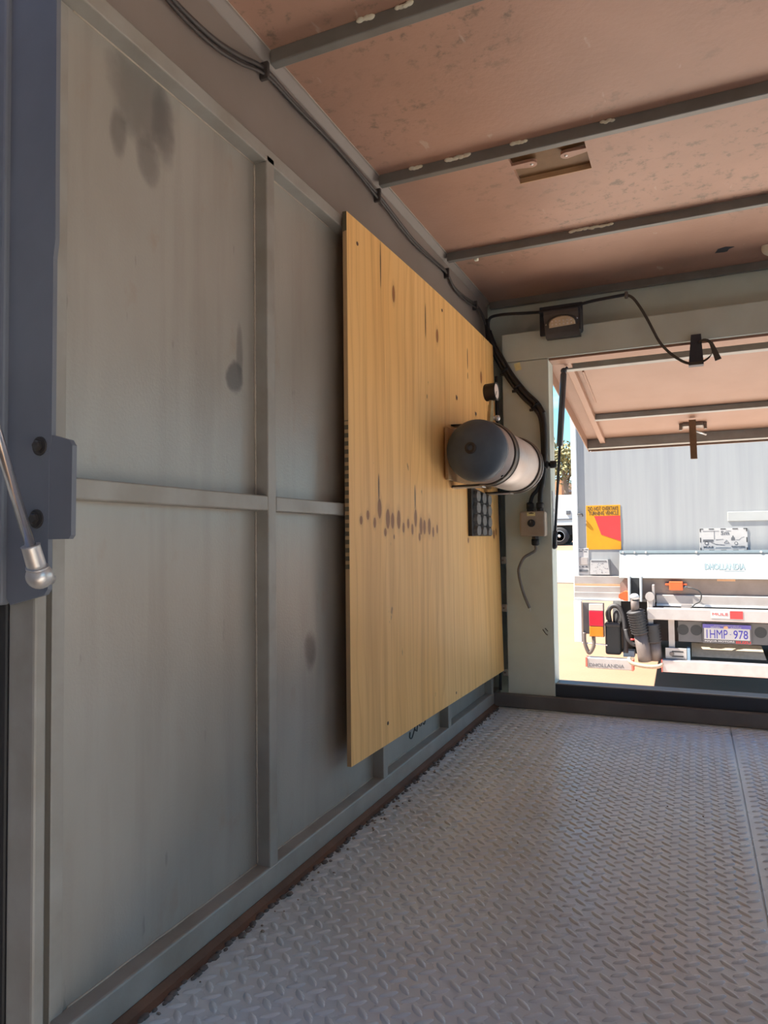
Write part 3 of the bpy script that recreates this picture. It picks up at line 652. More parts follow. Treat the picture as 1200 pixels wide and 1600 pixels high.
# gauge on a brass stem
GX, GY = .163, 1.165
m = MB(); m.lathe([(0, .008), (.012, .008), (.012, .0095), (.038, .0095), (.038, .0085), (.056, .0085), (.056, .007), (.068, .007)], (TX + .014, GY, TZ + TR - .006), (.08, 0, 1), 6, False); o = obj('stem', m, 'brass', tk, label='brass stem under the gauge')
m = MB(); m.cyl((TX + .016, GY, TZ + TR + .014), (TX + .032, GY + .006, TZ + TR + .014), .0055, 12); m.sphere((TX + .033, GY + .006, TZ + TR + .014), .0085, 12); obj('side_valve', m, 'bright_alu', o)
gc = Vector((GX + .004, GY, .9595)); gd = Vector((1, -.06, .03)).normalized()
m = MB(); m.lathe([(-.018, .022), (-.016, .0235), (.010, .0235), (.0125, .0245), (.0145, .0235), (.0145, .021), (.0125, .0205)], gc, gd, 32, True, False); m.lathe([(-.018, .0001), (-.018, .022)], gc, gd, 32, False, False); o = obj('gauge', m, 'black_rubber', tk, label='black round pressure gauge')
m = MB(); m.cyl(gc + gd * .010, gc + gd * .0128, .0208, 28); obj('dial_face', m, 'gauge_face', o)
m = MB(); up = Vector((0, 0, 1)); sd = gd.cross(up).normalized(); m.cyl(gc + gd * .0132, gc + gd * .0134 - up * .012 + sd * .008, .0008, 6); obj('needle', m, 'sign_black', o)
# fitting on the far shoulder
m = MB(); a_ = Vector((TX + .070, 1.575, TZ + .004)); m.cyl(a_, a_ + Vector((.028, .006, .001)), .008, 12); m.lathe([(0, .012), (.018, .012), (.020, .010)], a_ + Vector((.027, .006, .001)), (1, .1, 0), 12); m.box(a_.x + .016, a_.x + .021, 1.568, 1.592, TZ - .008, TZ + .016, .001)
obj('outlet_plug', m, 'black_rubber', tk, label='black plug on the far end')
m = MB(); m.box(plyx(1.53, .74) + .0008, TX - TR - .0008, 1.095, 1.53, .722, .862, .001); tag(obj('backing_board', m, 'wood_block', loc=(.06, 1.3, .722)), 'brown timber board between the air tank and the plywood', 'board')

# ================================================================== RUBBER MAT ON THE PLYWOOD
mt = thing('rubber_mat', 'black rubber mat offcut of hexagon blocks on the plywood below tank', 'mat', (.05, 1.41, .570))
y0, y1, z0, z1 = 1.302, 1.508, .572, .704
m = MB(); xa = plyx(1.302, .64); xb = plyx(1.508, .64); m.add([(xa, y0, z0), (xb, y1, z0), (xb, y1, z1 - .004), (xa, y0, z1 + .012), (xa + .012, y0, z0), (xb + .012, y1, z0), (xb + .012, y1, z1 - .004), (xa + .012, y0, z1 + .012)], [[3, 2, 1, 0], [4, 5, 6, 7], [0, 1, 5, 4], [1, 2, 6, 5], [2, 3, 7, 6], [3, 0, 4, 7]])
obj('backing', m, 'black_rubber', mt)
dy, dz = .0560, .0345
for r_ in range(4):
    for c_ in range(3):
        cyy = 1.340 + .0600 * c_; czz = .690 - dz * r_ - .003 * c_
        x = plyx(cyy, .64) + .0118; m = MB(); hw, hh, nk = dy * .44, dz * .48, .30
        top = czz + hh; bot = max(z0 + .001, czz - hh)
        P = [(cyy - hw * .62, top), (cyy + hw * .66, top), (cyy + hw, czz + hh * nk), (cyy + hw, czz - hh * nk), (cyy + hw * .60, bot), (cyy - hw * .66, bot), (cyy - hw, czz - hh * nk), (cyy - hw, czz + hh * nk)]
        P = [(min(a, 1.508), b) for a, b in P]; n = len(P); cen = (cyy, (top + bot) / 2)
        Q = [(cen[0] + (a - cen[0]) * .86, cen[1] + (b - cen[1]) * .88) for a, b in P]
        m.add([(x, a, b) for a, b in P] + [(x + .011, a, b) for a, b in Q], [[i, (i + 1) % n, n + (i + 1) % n, n + i] for i in range(n)] + [list(range(n, 2 * n))]); obj('hexagon_block', m, 'mat_rubber', mt)
for c_ in range(2):
    for z in (.682, .614):
        s_ = MB(); y = 1.385 + .056 * c_
        if c_ == 0: s_.lathe([(0, .003), (.001, .003)], (plyx(y, z) + .0122, y, z), (1, 0, 0), 8); obj('screw', s_, 'bright_alu', mt)

# ================================================================== ISOLATOR SWITCH BOX
sb = thing('isolator_switch', 'square beige switch box with round black knob on the far pillar', 'switch', (.17, YF, .569))
m = MB(); m.box(.129, .213, 1.628, YF, .5695, .6525, .006); obj('enclosure', m, 'box_beige', sb)
m = MB(); m.lathe([(0, .0125), (.002, .0125), (.003, .010), (.012, .0095), (.013, .008)], (.1685, 1.628, .613), (0, -1, 0), 24); o = obj('knob', m, 'black_rubber', sb)
m = MB(); m.box(.1675, .1695, 1.6145, 1.616, .614, .6225); obj('pointer', m, 'strap_steel', o)
m = MB(); m.box(.1545, .1815, 1.6272, 1.6285, .6365, .6485, .0003); o = obj('paper_label', m, 'paper', sb)
m = MB(); m.box(.160, .177, 1.6266, 1.6272, .6440, .6465); m.box(.165, .172, 1.6266, 1.6272, .6465, .6478); obj('print', m, 'sign_black', o)
for x, zt, s_ in ((.161, .6525, 1), (.194, .6525, 1), (.176, .5695, -1)):
    m = MB(); m.lathe([(0, .012), (.009, .012), (.009, .0095)], (x, 1.648, zt), (0, 0, s_), 6, False); m.lathe([(.009, .0125), (.026, .0125), (.030, .0085)], (x, 1.648, zt), (0, 0, s_), 16); obj('cable_gland', m, 'black_rubber', sb)

# ================================================================== CABLES
ll = thing('wiring_loom', 'thick black wiring loom running down the far pillar to the switch box', 'cable', (.02, YF, 1.32))
LP = [(.020, 1.655, 1.318), (.030, 1.652, 1.27), (.046, 1.651, 1.225), (.075, 1.654, 1.166), (.107, 1.657, 1.108), (.150, 1.657, 1.049), (.187, 1.657, 1.009), (.207, 1.657, .973), (.2125, 1.657, .904), (.211, 1.657, .819), (.204, 1.656, .756), (.196, 1.652, .712), (.194, 1.648, .676)]
m = MB(); m.tube(LP, .0085, 12, 6); obj('conduit', m, 'cable_black', ll)
m = MB(); m.tube([(x - .008, y + .001, z - .011) for x, y, z in LP[2:9]] + [(.204, 1.657, .82), (.190, 1.655, .735), (.170, 1.650, .706), (.161, 1.648, .676)], .0065, 10, 6); obj('branch_cable', m, 'cable_black', ll)
m = MB(); m.tube([(x + .007, y - .004, z + .007) for x, y, z in LP[1:8]], .0035, 8, 6); obj('thin_cable', m, 'cable_black', ll)
for i, (x, y, z) in enumerate(((.088, 1.657, 1.138), (.128, 1.658, 1.077), (.186, 1.657, 1.008))):
    dd = Vector((.55, 0, -.83)); m = MB(); m.lathe([(-.004, .0155), (.004, .0155)], (x - .003, y, z - .003), dd, 16); m.box(x - .022, x - .010, y - .004, y + .003, z - .020, z - .012, .001); obj('cable_tie', m, 'black_rubber', ll)
m = MB(); m.tube([(.050, 1.664, 1.12), (.052, 1.664, .95), (.052, 1.664, .70), (.050, 1.664, .40), (.046, 1.660, .055)], .005, 8, 6)
tag(obj('corner_pipe', m, 'cable_black', loc=(.036, 1.655, .05)), 'black cable running straight down the far left corner', 'cable')
m = MB(); m.tube([(.176, 1.648, .541), (.176, 1.648, .524), (.158, 1.645, .512), (.138, 1.640, .498), (.123, 1.638, .468), (.121, 1.640, .445), (.127, 1.642, .410), (.137, 1.646, .372), (.152, 1.650, .333)], .0048, 10, 6)
hc = thing('loose_cable', 'loose grey cable tail curling below the switch box', 'cable', (.176, 1.648, .33)); obj('sheath', m, 'cable_grey', hc)
m = MB(); m.tube([(.152, 1.650, .334), (.1535, 1.650, .329), (.154, 1.650, .322)], .002, 8, 3); obj('bare_core', m, 'bright_alu', hc)
CP = [(.010, -.10, 1.345), (.008, .02, 1.334), (.008, .084, 1.322), (.008, .169, 1.326), (.008, .237, 1.342), (.008, .313, 1.366), (.008, .411, 1.365), (.008, .588, 1.368), (.008, .779, 1.362), (.008, .914, 1.350), (.008, 1.023, 1.343), (.008, 1.173, 1.348), (.008, 1.268, 1.352), (.009, 1.333, 1.330), (.009, 1.443, 1.333), (.011, 1.588, 1.345), (.018, 1.650, 1.310), (.022, 1.655, 1.25)]
cc = thing('corner_cable', 'dark cable pair clipped along the ceiling corner of the left wall', 'cable', (.008, 0, 1.33))
m = MB(); m.tube(CP, .0042, 10, 6); obj('cable', m, 'corner_cable', cc)
m = MB(); m.tube([(x + .003, y, z - .010 - .004 * math.sin(9 * y)) for x, y, z in CP], .003, 8, 6); obj('cable', m, 'corner_cable', cc)
for y, z in ((.311, 1.366), (.775, 1.362), (1.268, 1.352), (1.56, 1.345)):
    m = MB(); m.box(.0, .018, y - .004, y + .004, z - .020, z + .010, .002); obj('cable_clip', m, 'corner_cable', cc)
# cable from the corner along the far purlin to the work lamp
m = MB(); m.tube([(.030, 1.655, 1.26), (.030, 1.650, 1.300), (.040, 1.644, 1.320), (.075, 1.640, 1.323), (.115, 1.640, 1.321), (.170, 1.640, 1.316), (.243, 1.638, 1.311), (.32, 1.638, 1.317), (.386, 1.640, 1.326), (.48, 1.648, 1.333)], .005, 10, 6)
tag(obj('lamp_cable', m, 'cable_black', loc=(.24, 1.64, 1.31)), 'thin black cable strung below the far purlin past the work lamp', 'cable')
# pull strap looping through a bracket on the header
ps = thing('pull_strap', 'dark webbing strap hanging in a loop from the far purlin', 'strap', (.48, 1.648, 1.333))
m = MB(); m.tube([(.480, 1.648, 1.333), (.500, 1.646, 1.318), (.521, 1.644, 1.284), (.540, 1.641, 1.245), (.556, 1.640, 1.208), (.572, 1.640, 1.172), (.591, 1.640, 1.143), (.620, 1.640, 1.113), (.653, 1.638, 1.091), (.690, 1.636, 1.090), (.714, 1.636, 1.104), (.723, 1.640, 1.128), (.714, 1.640, 1.150), (.698, 1.642, 1.158), (.684, 1.646, 1.152)], .0055, 10, 6, flat=(.35, .5, .8)); obj('webbing', m, 'webbing', ps)
m = MB(); m.tube([(.718, 1.637, 1.147), (.727, 1.634, 1.120), (.737, 1.632, 1.090)], (.005, .0095), 10, 5, flat=(1, .1, .3)); obj('strap_tail', m, 'webbing', ps)
m = MB(); m.tube([(.480, 1.652, 1.340), (.480, 1.646, 1.329), (.480, 1.652, 1.324)], .006, 8, 4); obj('fixing', m, 'strap_steel', ps)
m = MB(); m.prism([(.664, 1.180), (.692, 1.180), (.697, 1.088), (.655, 1.088)], 1, 1.650, 1.669); m.prism([(.655, 1.084), (.697, 1.084), (.697, 1.090), (.655, 1.090)], 1, 1.640, 1.669)
tag(obj('strap_bracket', m, 'black_steel', loc=(.676, 1.66, 1.088)), 'dark steel catch bracket on the header with the strap through it', 'bracket')

# ================================================================== WORK LAMP
wlp = thing('work_lamp', 'dark boxed work lamp with half-round lens under the far purlin', 'lamp', (.28, 1.66, 1.215))
m = MB(); m.prism([(1.632, 1.234), (1.640, 1.222), (1.669, 1.222), (1.669, 1.300), (1.606, 1.300), (1.606, 1.290)], 0, .226, .336); o = obj('housing', m, 'lamp_grey', wlp)
m = MB(); m.box(.204, .343, 1.655, 1.669, 1.238, 1.334, .002); m.box(.210, .340, 1.612, 1.660, 1.300, 1.306, .001); m.box(.336, .342, 1.616, 1.660, 1.232, 1.306, .001); obj('mounting_bracket', m, 'black_steel', wlp)
nrm = Vector((0, -.905, -.425)); upv = Vector((0, -.425, .905)); ctr = Vector((.284, 1.616, 1.262))
def lensmesh(rx, ry, off, th):
    m = MB(); P = [(-rx, -ry * .42), (rx, -ry * .30)]
    for i in range(1, 14):
        a = math.pi * i / 14; P.append((rx * math.cos(a) ** 1 if math.cos(a) >= 0 else -rx * abs(math.cos(a)), -ry * .3 + ry * 1.0 * math.sin(a) ** .75))
    n = len(P); f = lambda p, h: ctr + Vector((1, 0, 0)) * p[0] + upv * p[1] + nrm * h
    m.add([f(p, off) for p in P] + [f((p[0] * .92, p[1] * .92), off + th) for p in P], [list(range(n))[::-1], list(range(n, 2 * n))] + [[i, (i + 1) % n, n + (i + 1) % n, n + i] for i in range(n)]); return m
obj('bezel', lensmesh(.050, .036, -.004, .010), 'lamp_grey', wlp)
o = obj('lens', lensmesh(.0435, .031, .004, .008), 'lens', wlp)
m = MB()
for i in range(6):
    for j in range(2):
        p = ctr + Vector((1, 0, 0)) * (-.030 + .012 * i) + upv * (.010 * j - .002) + nrm * .0115; m.sphere(p, .0028, 8)
obj('led_row', m, 'gauge_face', o)
for x, z in ((.232, 1.262), (.331, 1.270)):
    m = MB(); p = Vector((x, 1.619 - (z - 1.262) * .47, z)); m.lathe([(0, .0035), (.002, .0035), (.003, .002)], p, nrm, 10); obj('screw', m, 'chrome', wlp)
m = MB(); m.lathe([(0, .003), (.002, .003)], (.339, 1.655, 1.290), (0, -1, 0), 10); obj('screw', m, 'chrome', wlp)

# ================================================================== GRIT ON THE FLOOR
m = MB()
for i in range(90):
    y = random.uniform(-.05, 1.6); x = .05 + abs(random.gauss(0, .012)); s_ = random.uniform(.0012, .0032); m.sphere((x, y, s_ * .5), s_, 5, (1.2, 1, .7))
for i in range(20):
    x, y = random.uniform(.1, .9), random.uniform(0, 1.5); s_ = random.uniform(.001, .0022); m.sphere((x, y, s_ * .5), s_, 5, (1.2, 1, .7))
o = obj('floor_grit', m, 'grit'); o['kind'] = 'stuff'; o['label'] = 'loose grit and crumbs along the floor edge'; o['category'] = 'grit'

# ================================================================== DELIVERY TRUCK (rear view)
tr = thing('delivery_truck', 'silver box truck parked behind with folded white tail lift', 'truck', (.84, 6.45, -1.0))
B = lambda *a: MB().box(*a)
obj('cargo_box', B(-.425, 2.10, 6.46, 11.5, .0, 2.75, .01), 'truck_white', tr)
obj('rear_door', B(-.385, 2.06, 6.448, 6.462, .10, 2.70, .003), 'truck_panel', tr)
obj('corner_post', B(-.440, -.385, 6.43, 6.50, -.03, 2.75, .008), 'truck_white', tr)
obj('corner_post', B(2.06, 2.115, 6.43, 6.50, -.03, 2.75, .008), 'truck_white', tr)
obj('door_bar', B(.945, 2.0, 6.440, 6.449, .70, .785, .003), 'door_pale', tr, label='pale horizontal bar on the rear door')
obj('sill_rail', B(-.435, 2.1, 6.425, 6.46, .112, .190, .004), 'truck_rail', tr)
obj('sill_edge', B(-.430, 2.1, 6.420, 6.44, .092, .112, .002), 'edge_orange', tr)
obj('sill_rail', B(-.430, 2.1, 6.40, 6.46, .035, .092, .004), 'truck_rail', tr)
obj('sill_rail', B(-.430, 2.1, 6.38, 6.46, -.022, .035, .004), 'truck_rail', tr)
obj('sill_lip', B(-.430, 2.1, 6.355, 6.40, -.045, -.022, .003), 'truck_white', tr)
# door handle
m = MB(); m.tube([(-.402, 6.444, .792), (-.375, 6.425, .800), (-.345, 6.425, .798), (-.340, 6.435, .775)], .0055, 8, 4); obj('door_handle', m, 'sign_black', tr)
# warning sign
sg = obj('warning_sign', B(-.309, .014, 6.444, 6.449, .447, .880, .001), 'sign_yellow', tr, label='yellow and red turning vehicle warning sign')
m = MB(); m.prism([(-.232, .775), (.012, .775), (.012, .527), (-.168, .592)], 1, 6.4425, 6.4445); obj('red_panel', m, 'sign_red', sg)
text('lettering', 'DO NOT OVERTAKE', -.290, -.005, .830, .868, 6.4438, 'sign_black', sg); text('lettering', 'TURNING VEHICLE', -.282, -.004, .785, .822, 6.4438, 'sign_black', sg)
# notice plates by the left corner
o = obj('notice_plate', B(-.415, -.292, 6.442, 6.449, .20, .462, .001), 'sign_white', tr, label='pale printed notice above a folded bracket')
for x0, x1, z in ((-.405, -.37, .445), (-.36, -.335, .445), (-.325, -.30, .447), (-.39, -.35, .43), (-.34, -.31, .428)): obj('print', B(x0, x1, 6.4412, 6.4425, z - .004, z + .004), 'sign_grey', o)
obj('panel', B(-.408, -.303, 6.436, 6.442, .298, .372, .002), 'truck_rail', o); obj('dark_slot', B(-.408, -.303, 6.438, 6.442, .228, .252, .001), 'sign_grey', o)
for i in range(3):
    m = MB(); m.prism([(-.400 + .036 * i, .275), (-.385 + .036 * i, .288), (-.372 + .036 * i, .270)], 1, 6.4405, 6.4425); obj('print', m, 'sign_grey', o)
o = obj('document_pocket', MB().prism([(-.282, .205), (-.098, .205), (-.110, .345), (-.275, .345)], 1, 6.425, 6.449), 'sign_white', tr, label='pale speckled pocket with a dark top slot')
obj('pocket_slot', B(-.268, -.125, 6.423, 6.426, .330, .340), 'sign_grey', o); obj('pocket_side', MB().prism([(-.098, .205), (-.088, .205), (-.092, .352), (-.112, .352)], 1, 6.424, 6.449), 'sign_grey', o)
m = MB(); rr = random.Random(3)
for i in range(26):
    x, z = rr.uniform(-.265, -.115), rr.uniform(.215, .32); m.box(x - .003, x + .003, 6.4242, 6.4255, z - .002, z + .002)
obj('speckle', m, 'sign_grey', o, kind='stuff')
# five metre clearance sign
sg = obj('clearance_sign', B(.708, 1.102, 6.443, 6.449, .428, .636, .001), 'sign_white', tr, label='white five metre clearance sign with dashed black edge')
for i in range(5):
    for z in (.436, .630):
        if i not in (0, 4): x = .708 + .394 * (i / 4); obj('edge_dash', B(x - .022, x + .022, 6.4418, 6.4432, z - .004, z + .004), 'sign_black', sg)
for x, sx in ((.714, 1), (1.096, -1)):
    obj('edge_dash', B(x - .004, x + .004, 6.4418, 6.4432, .508, .552), 'sign_black', sg)
    for z, sz in ((.434, 1), (.631, -1)):
        m = MB(); m.box(min(x - .004 * sx, x + .026 * sx), max(x - .004 * sx, x + .026 * sx), 6.4418, 6.4432, z - .004, z + .004); m.box(x - .004, x + .004, 6.4418, 6.4432, min(z, z + .026 * sz), max(z, z + .026 * sz)); obj('edge_dash', m, 'sign_black', sg)
m = MB(); G = lambda *a: m.box(*a)
G(.735, .87, 6.4420, 6.4432, .609, .612); G(.925, .97, 6.4420, 6.4432, .609, .612); G(.828, .832, 6.4420, 6.4432, .535, .612); G(.735, .822, 6.4420, 6.4432, .512, .534)
m.lathe([(0, .018), (.0012, .018)], (.765, 6.4432, .500), (0, -1, 0), 16); m.lathe([(0, .015), (.0012, .015)], (1.008, 6.4432, .498), (0, -1, 0), 16)
m.prism([(.842, .528), (.905, .535), (.905, .537), (.842, .533)], 1, 6.4420, 6.4432); m.prism([(.80, .507), (.842, .487), (.915, .482), (.915, .485), (.842, .492), (.80, .512)], 1, 6.4420, 6.4432)
m.prism([(.968, .525), (1.000, .525), (.999, .548), (.990, .556), (.988, .568), (.980, .568), (.978, .556), (.969, .548)], 1, 6.4420, 6.4432)
m.tube([(1.005, 6.4430, .530), (1.035, 6.4430, .532), (1.05, 6.4430, .550), (1.075, 6.4430, .556)], .0012, 5, 3)
for p, q_ in (((.910, .500), (.951, .500)), ((.951, .500), (.930, .532)), ((.930, .532), (.910, .500)), ((.930, .508), (.930, .522))): m.tube([(p[0], 6.4430, p[1]), (q_[0], 6.4430, q_[1])], .0018, 5, 1)
obj('pictogram', m, 'sign_grey', sg)
for x, z in ((.765, .500), (1.008, .498)): obj('wheel_hub', MB().lathe([(0, .010), (.0016, .010)], (x, 6.4432, z), (0, -1, 0), 12), 'sign_white', sg)
text('lettering', '5m', .885, .953, .575, .612, 6.4432, 'sign_grey', sg, .02); text('lettering', 'MULE', .738, .818, .458, .474, 6.4432, 'sign_grey', sg, .02); text('lettering', 'TAIL LIFTS', .975, 1.080, .456, .464, 6.4432, 'sign_grey', sg); text('lettering', 'DHOLLANDIA', .970, 1.080, .467, .476, 6.4432, 'sign_grey', sg); text('lettering', 'www.mule.com.au', .832, .960, .458, .466, 6.4432, 'sign_pale', sg)
# tail lift platform, leaning back at the top
def tilt(p): return Vector((p.x, p.y + (p.z - .19) * .42, p.z))
class TM:
    def __matmul__(s, p): return tilt(p)
TM = TM()
pl = obj('lift_platform', B(.004, 2.02, 6.270, 6.310, .180, .412, .006).xf(TM), 'lift_white', tr, label='folded white tail lift platform')
obj('top_strip', B(.004, 2.02, 6.262, 6.300, .410, .436, .003).xf(TM), 'logo_grey', pl)
for x in (.035, .14, .24, .675, 1.2):
    m = MB(); m.lathe([(0, .011), (.008, .010)], tilt(Vector((x, 6.262, .420))), (0, -1, 0), 8); obj('bolt_head', m, 'bright_alu', pl)
text('lettering', 'DHOLLANDIA', .742, 1.070, .262, .318, 6.2695, 'logo_grey', pl, .035, .001, TM); text('lettering', 'DHOLLANDIA', .748, 1.064, .266, .314, 6.2685, 'logo_cyan', pl, .0, .001, TM)
m = B(.90, 1.06, 6.2690, 6.2702, .248, .252).xf(TM); obj('underline', m, 'logo_grey', pl)
m = MB(); m.prism([(.050, .180), (2.0, .180), (2.0, .020), (.006, .020), (.006, .128)], 1, 6.305, 6.345); obj('platform_back', m, 'truck_brown', tr)
obj('pale_decal', B(.838, .985, 6.302, 6.306, .160, .178), 'edge_orange', tr)
obj('lower_beam', B(.325, 2.0, 6.27, 6.33, -.060, .030, .006), 'truck_rail', tr); obj('beam_lip', B(.325, 2.0, 6.255, 6.29, -.072, -.052, .003), 'truck_white', tr)
for x in (.375, .42): obj('bolt_head', MB().lathe([(0, .009), (.006, .009)], (x, 6.305, .062), (0, -1, 0), 8), 'truck_brown', tr)
for x in (.100, .202): obj('hinge_fin', B(x - .012, x + .006, 6.17, 6.30, -.030, .200, .003), 'sign_pale', tr)
obj('hinge_fin', B(.295, .315, 6.20, 6.30, -.07, .125, .003), 'truck_rail', tr)
obj('hinge_recess', B(.112, .190, 6.26, 6.31, .0, .178), 'truck_dark', tr)
# orange units
m = B(.440, .555, 6.25, 6.305, .075, .155, .006).box(.405, .59, 6.27, 6.305, .118, .135, .004); o = obj('sensor_unit', m, 'orange_plastic', tr, label='orange sensor unit with a cable')
m = MB(); m.cyl((.555, 6.27, .108), (.59, 6.26, .105), .011, 10); obj('cable_boot', m, 'sign_grey', o)
m = MB(); m.tube([(.585, 6.26, .105), (.63, 6.24, .098), (.685, 6.24, .075), (.705, 6.24, .030), (.69, 6.24, -.02), (.65, 6.22, -.045), (.615, 6.20, -.078)], .006, 8, 5); obj('sensor_cable', m, 'sign_black', o)
m = MB(); m.cyl((.030, 6.20, .015), (.030, 6.30, .015), .030, 16); m.cyl((.065, 6.19, .018), (.065, 6.30, .018), .044, 20); obj('side_marker', m, 'orange_plastic', tr, label='round orange marker lamp')
# lift rams with rubber bellows
def bell(p, q_, r0, n):
    m = MB(); P, Q = Vector(p), Vector(q_); l = (Q - P).length; pr = []
    for i in range(n): pr += [(l * i / n, r0 * .78), (l * (i + .5) / n, r0)]
    m.lathe(pr + [(l, r0 * .84)], P, Q - P, 20); return m
rm = obj('lift_ram', MB().cyl((.150, 6.10, -.01), (.150, 6.14, -.135), .036, 16), 'ram_grey', tr, label='left lift ram with black bellows'); obj('rod_cap', MB().sphere((.150, 6.095, .022), .041, 16, (1, .7, .75)), 'sign_pale', rm)
obj('gaiter', bell((.150, 6.13, -.105), (.190, 6.16, -.315), .082, 9), 'bellows', rm); obj('barrel', MB().lathe([(0, .066), (.20, .062), (.26, .062), (.265, .045)], (.192, 6.165, -.31), (.12, .05, -1), 20), 'ram_grey', rm)
rm = obj('lift_ram', B(.252, .300, 6.16, 6.20, -.24, .02, .008).lathe([(0, .040), (.05, .040)], (.276, 6.155, .02), (0, 1, 0), 16), 'truck_rail', tr, label='right lift ram with black bellows')
obj('gaiter', bell((.285, 6.18, -.225), (.300, 6.19, -.395), .072, 7), 'bellows', rm); obj('barrel', MB().lathe([(0, .056), (.17, .052), (.175, .03)], (.302, 6.195, -.39), (.10, .02, -1), 20), 'ram_grey', rm)
obj('ram_cradle', MB().tube([(.085, 6.15, -.54), (.11, 6.12, -.585), (.25, 6.10, -.605), (.35, 6.12, -.595), (.375, 6.15, -.55)], .018, 10, 4), 'beige_box', tr)
# cross bar with maker's sticker
cb = obj('cross_bar', B(.25, 1.95, 6.14, 6.24, -.185, -.080, .008), 'truck_alu', tr)
st = obj('sticker', B(.775, .925, 6.1375, 6.1405, -.155, -.092), 'sign_white', cb); text('lettering', 'MULE', .788, .912, -.130, -.108, 6.1375, 'sign_red', st)
obj('sticker', B(.928, 1.028, 6.1375, 6.1405, -.157, -.090), 'sign_red', cb, label='red half of the sticker')
obj('hanger', B(.535, .625, 6.25, 6.30, -.10, -.05), 'truck_rail', tr)
# bumper plate with punched holes, number plate
bm_ = obj('bumper_plate', B(.505, 1.75, 6.215, 6.235, -.382, -.196, .004), 'truck_bumper', tr)
for x in (.545, .655, 1.165, 1.40): obj('punched_hole', MB().lathe([(0, .048), (.002, .047)], (x, 6.2155, -.275), (0, -1, 0), 24), 'truck_dark', bm_)
np_ = obj('number_plate', B(.703, 1.094, 6.195, 6.202, -.383, -.212, .004), 'truck_bumper', tr, label='number plate with blue characters in a dealer frame')
obj('blue_header', B(.708, 1.09, 6.1925, 6.196, -.250, -.214, .001), 'plate_blue', np_); obj('white_field', B(.718, 1.080, 6.1915, 6.196, -.347, -.248, .001), 'sign_white', np_)
text('lettering', '1HMP', .738, .906, -.338, -.262, 6.1912, 'letter_blue', np_, .0); text('lettering', '978', .952, 1.065, -.336, -.262, 6.1912, 'letter_blue', np_, .006)
obj('dash', B(.922, .934, 6.1900, 6.1912, -.302, -.298), 'letter_blue', np_); obj('crest', MB().sphere((.893, 6.1915, -.240), .016, 12, (1.2, .1, .8)), 'edge_orange', np_)
text('lettering', 'WESTERN', .770, .845, -.246, -.234, 6.1922, 'sign_white', np_); text('lettering', 'AUSTRALIA', .930, 1.015, -.246, -.234, 6.1922, 'sign_white', np_); text('lettering', 'www.majormotors.com.au', .800, .995, -.230, -.220, 6.1922, 'sign_white', np_)
text('lettering', 'MAJOR MOTORS', .722, .958, -.374, -.354, 6.1945, 'sign_white', np_, .03); text('lettering', 'ISUZU', .970, 1.085, -.376, -.354, 6.1945, 'sign_red', np_, .03)
# underrun bars
ub = obj('underrun_bar', B(.368, 1.95, 6.12, 6.22, -.648, -.540, .006), 'truck_alu', tr); obj('end_cap', B(.360, .369, 6.118, 6.222, -.650, -.538), 'tape_edge_red', ub)
ub = obj('underrun_bar', B(-.298, .115, 6.20, 6.30, -.668, -.570, .006), 'truck_alu', tr); obj('end_cap', B(-.312, -.297, 6.195, 6.30, -.655, -.568), 'tape_edge_red', ub); obj('end_cap', B(.100, .118, 6.195, 6.30, -.67, -.568), 'tape_edge_red', ub)
text('lettering', 'DHOLLANDIA', -.278, .035, -.650, -.618, 6.1998, 'sign_grey', ub)
o = obj('slotted_bracket', B(.395, .572, 6.17, 6.19, -.535, -.437, .003), 'truck_rail', tr)
for z in (-.468, -.510): obj('slot', B(.45, .545, 6.1685, 6.171, z - .006, z + .006), 'truck_dark', o)
obj('bolt_head', MB().lathe([(0, .020), (.012, .018)], (.448, 6.170, -.490), (0, -1, 0), 10), 'ram_grey', o)
obj('upright', B(.425, .475, 6.20, 6.23, -.44, -.186), 'truck_rail', tr)
obj('bracket_side', B(.575, .600, 6.17, 6.28, -.545, -.435), 'blue_paint', tr)
m = MB(); m.add([(.612, 6.34, -.405), (1.175, 6.34, -.405), (1.205, 6.24, -.515), (.612, 6.24, -.515), (.612, 6.6, -.405), (1.175, 6.6, -.405), (1.205, 6.6, -.53), (.612, 6.6, -.53)], [[0, 1, 2, 3], [4, 7, 6, 5], [0, 4, 5, 1], [3, 2, 6, 7], [0, 3, 7, 4], [1, 5, 6, 2]]); obj('under_tray', m, 'beige_box', tr, label='beige speckled tray under the bumper')
# left corner: guard strip, tail lamp, hoses, reservoir
obj('guard_strip', B(-.415, -.345, 6.24, 6.30, -.435, -.040, .005), 'truck_white', tr)
obj('lamp_bracket', B(-.338, -.276, 6.26, 6.29, -.355, -.056, .003), 'truck_bumper', tr)
tl = obj('tail_lamp', B(-.276, -.140, 6.235, 6.29, -.376, -.056, .004), 'truck_bumper', tr, label='tail lamp with clear, red and amber lenses')
obj('clear_lens', B(-.272, -.143, 6.218, 6.24, -.128, -.064, .005), 'lamp_clear', tl); obj('red_lens', B(-.272, -.143, 6.214, 6.24, -.273, -.131, .006), 'lamp_red', tl); obj('amber_lens', B(-.272, -.145, 6.214, 6.24, -.371, -.277, .006), 'lamp_amber', tl)
m = MB(); m.tube([(-.325, 6.25, -.34), (-.322, 6.24, -.43), (-.295, 6.24, -.515), (-.275, 6.24, -.528), (-.250, 6.24, -.49), (-.238, 6.24, -.45), (-.240, 6.25, -.375)], .018, 10, 5); obj('step_loop', m, 'ram_grey', tr)
obj('thin_rod', MB().cyl((-.345, 6.24, -.438), (-.115, 6.24, -.450), .007, 8), 'bright_alu', tr)
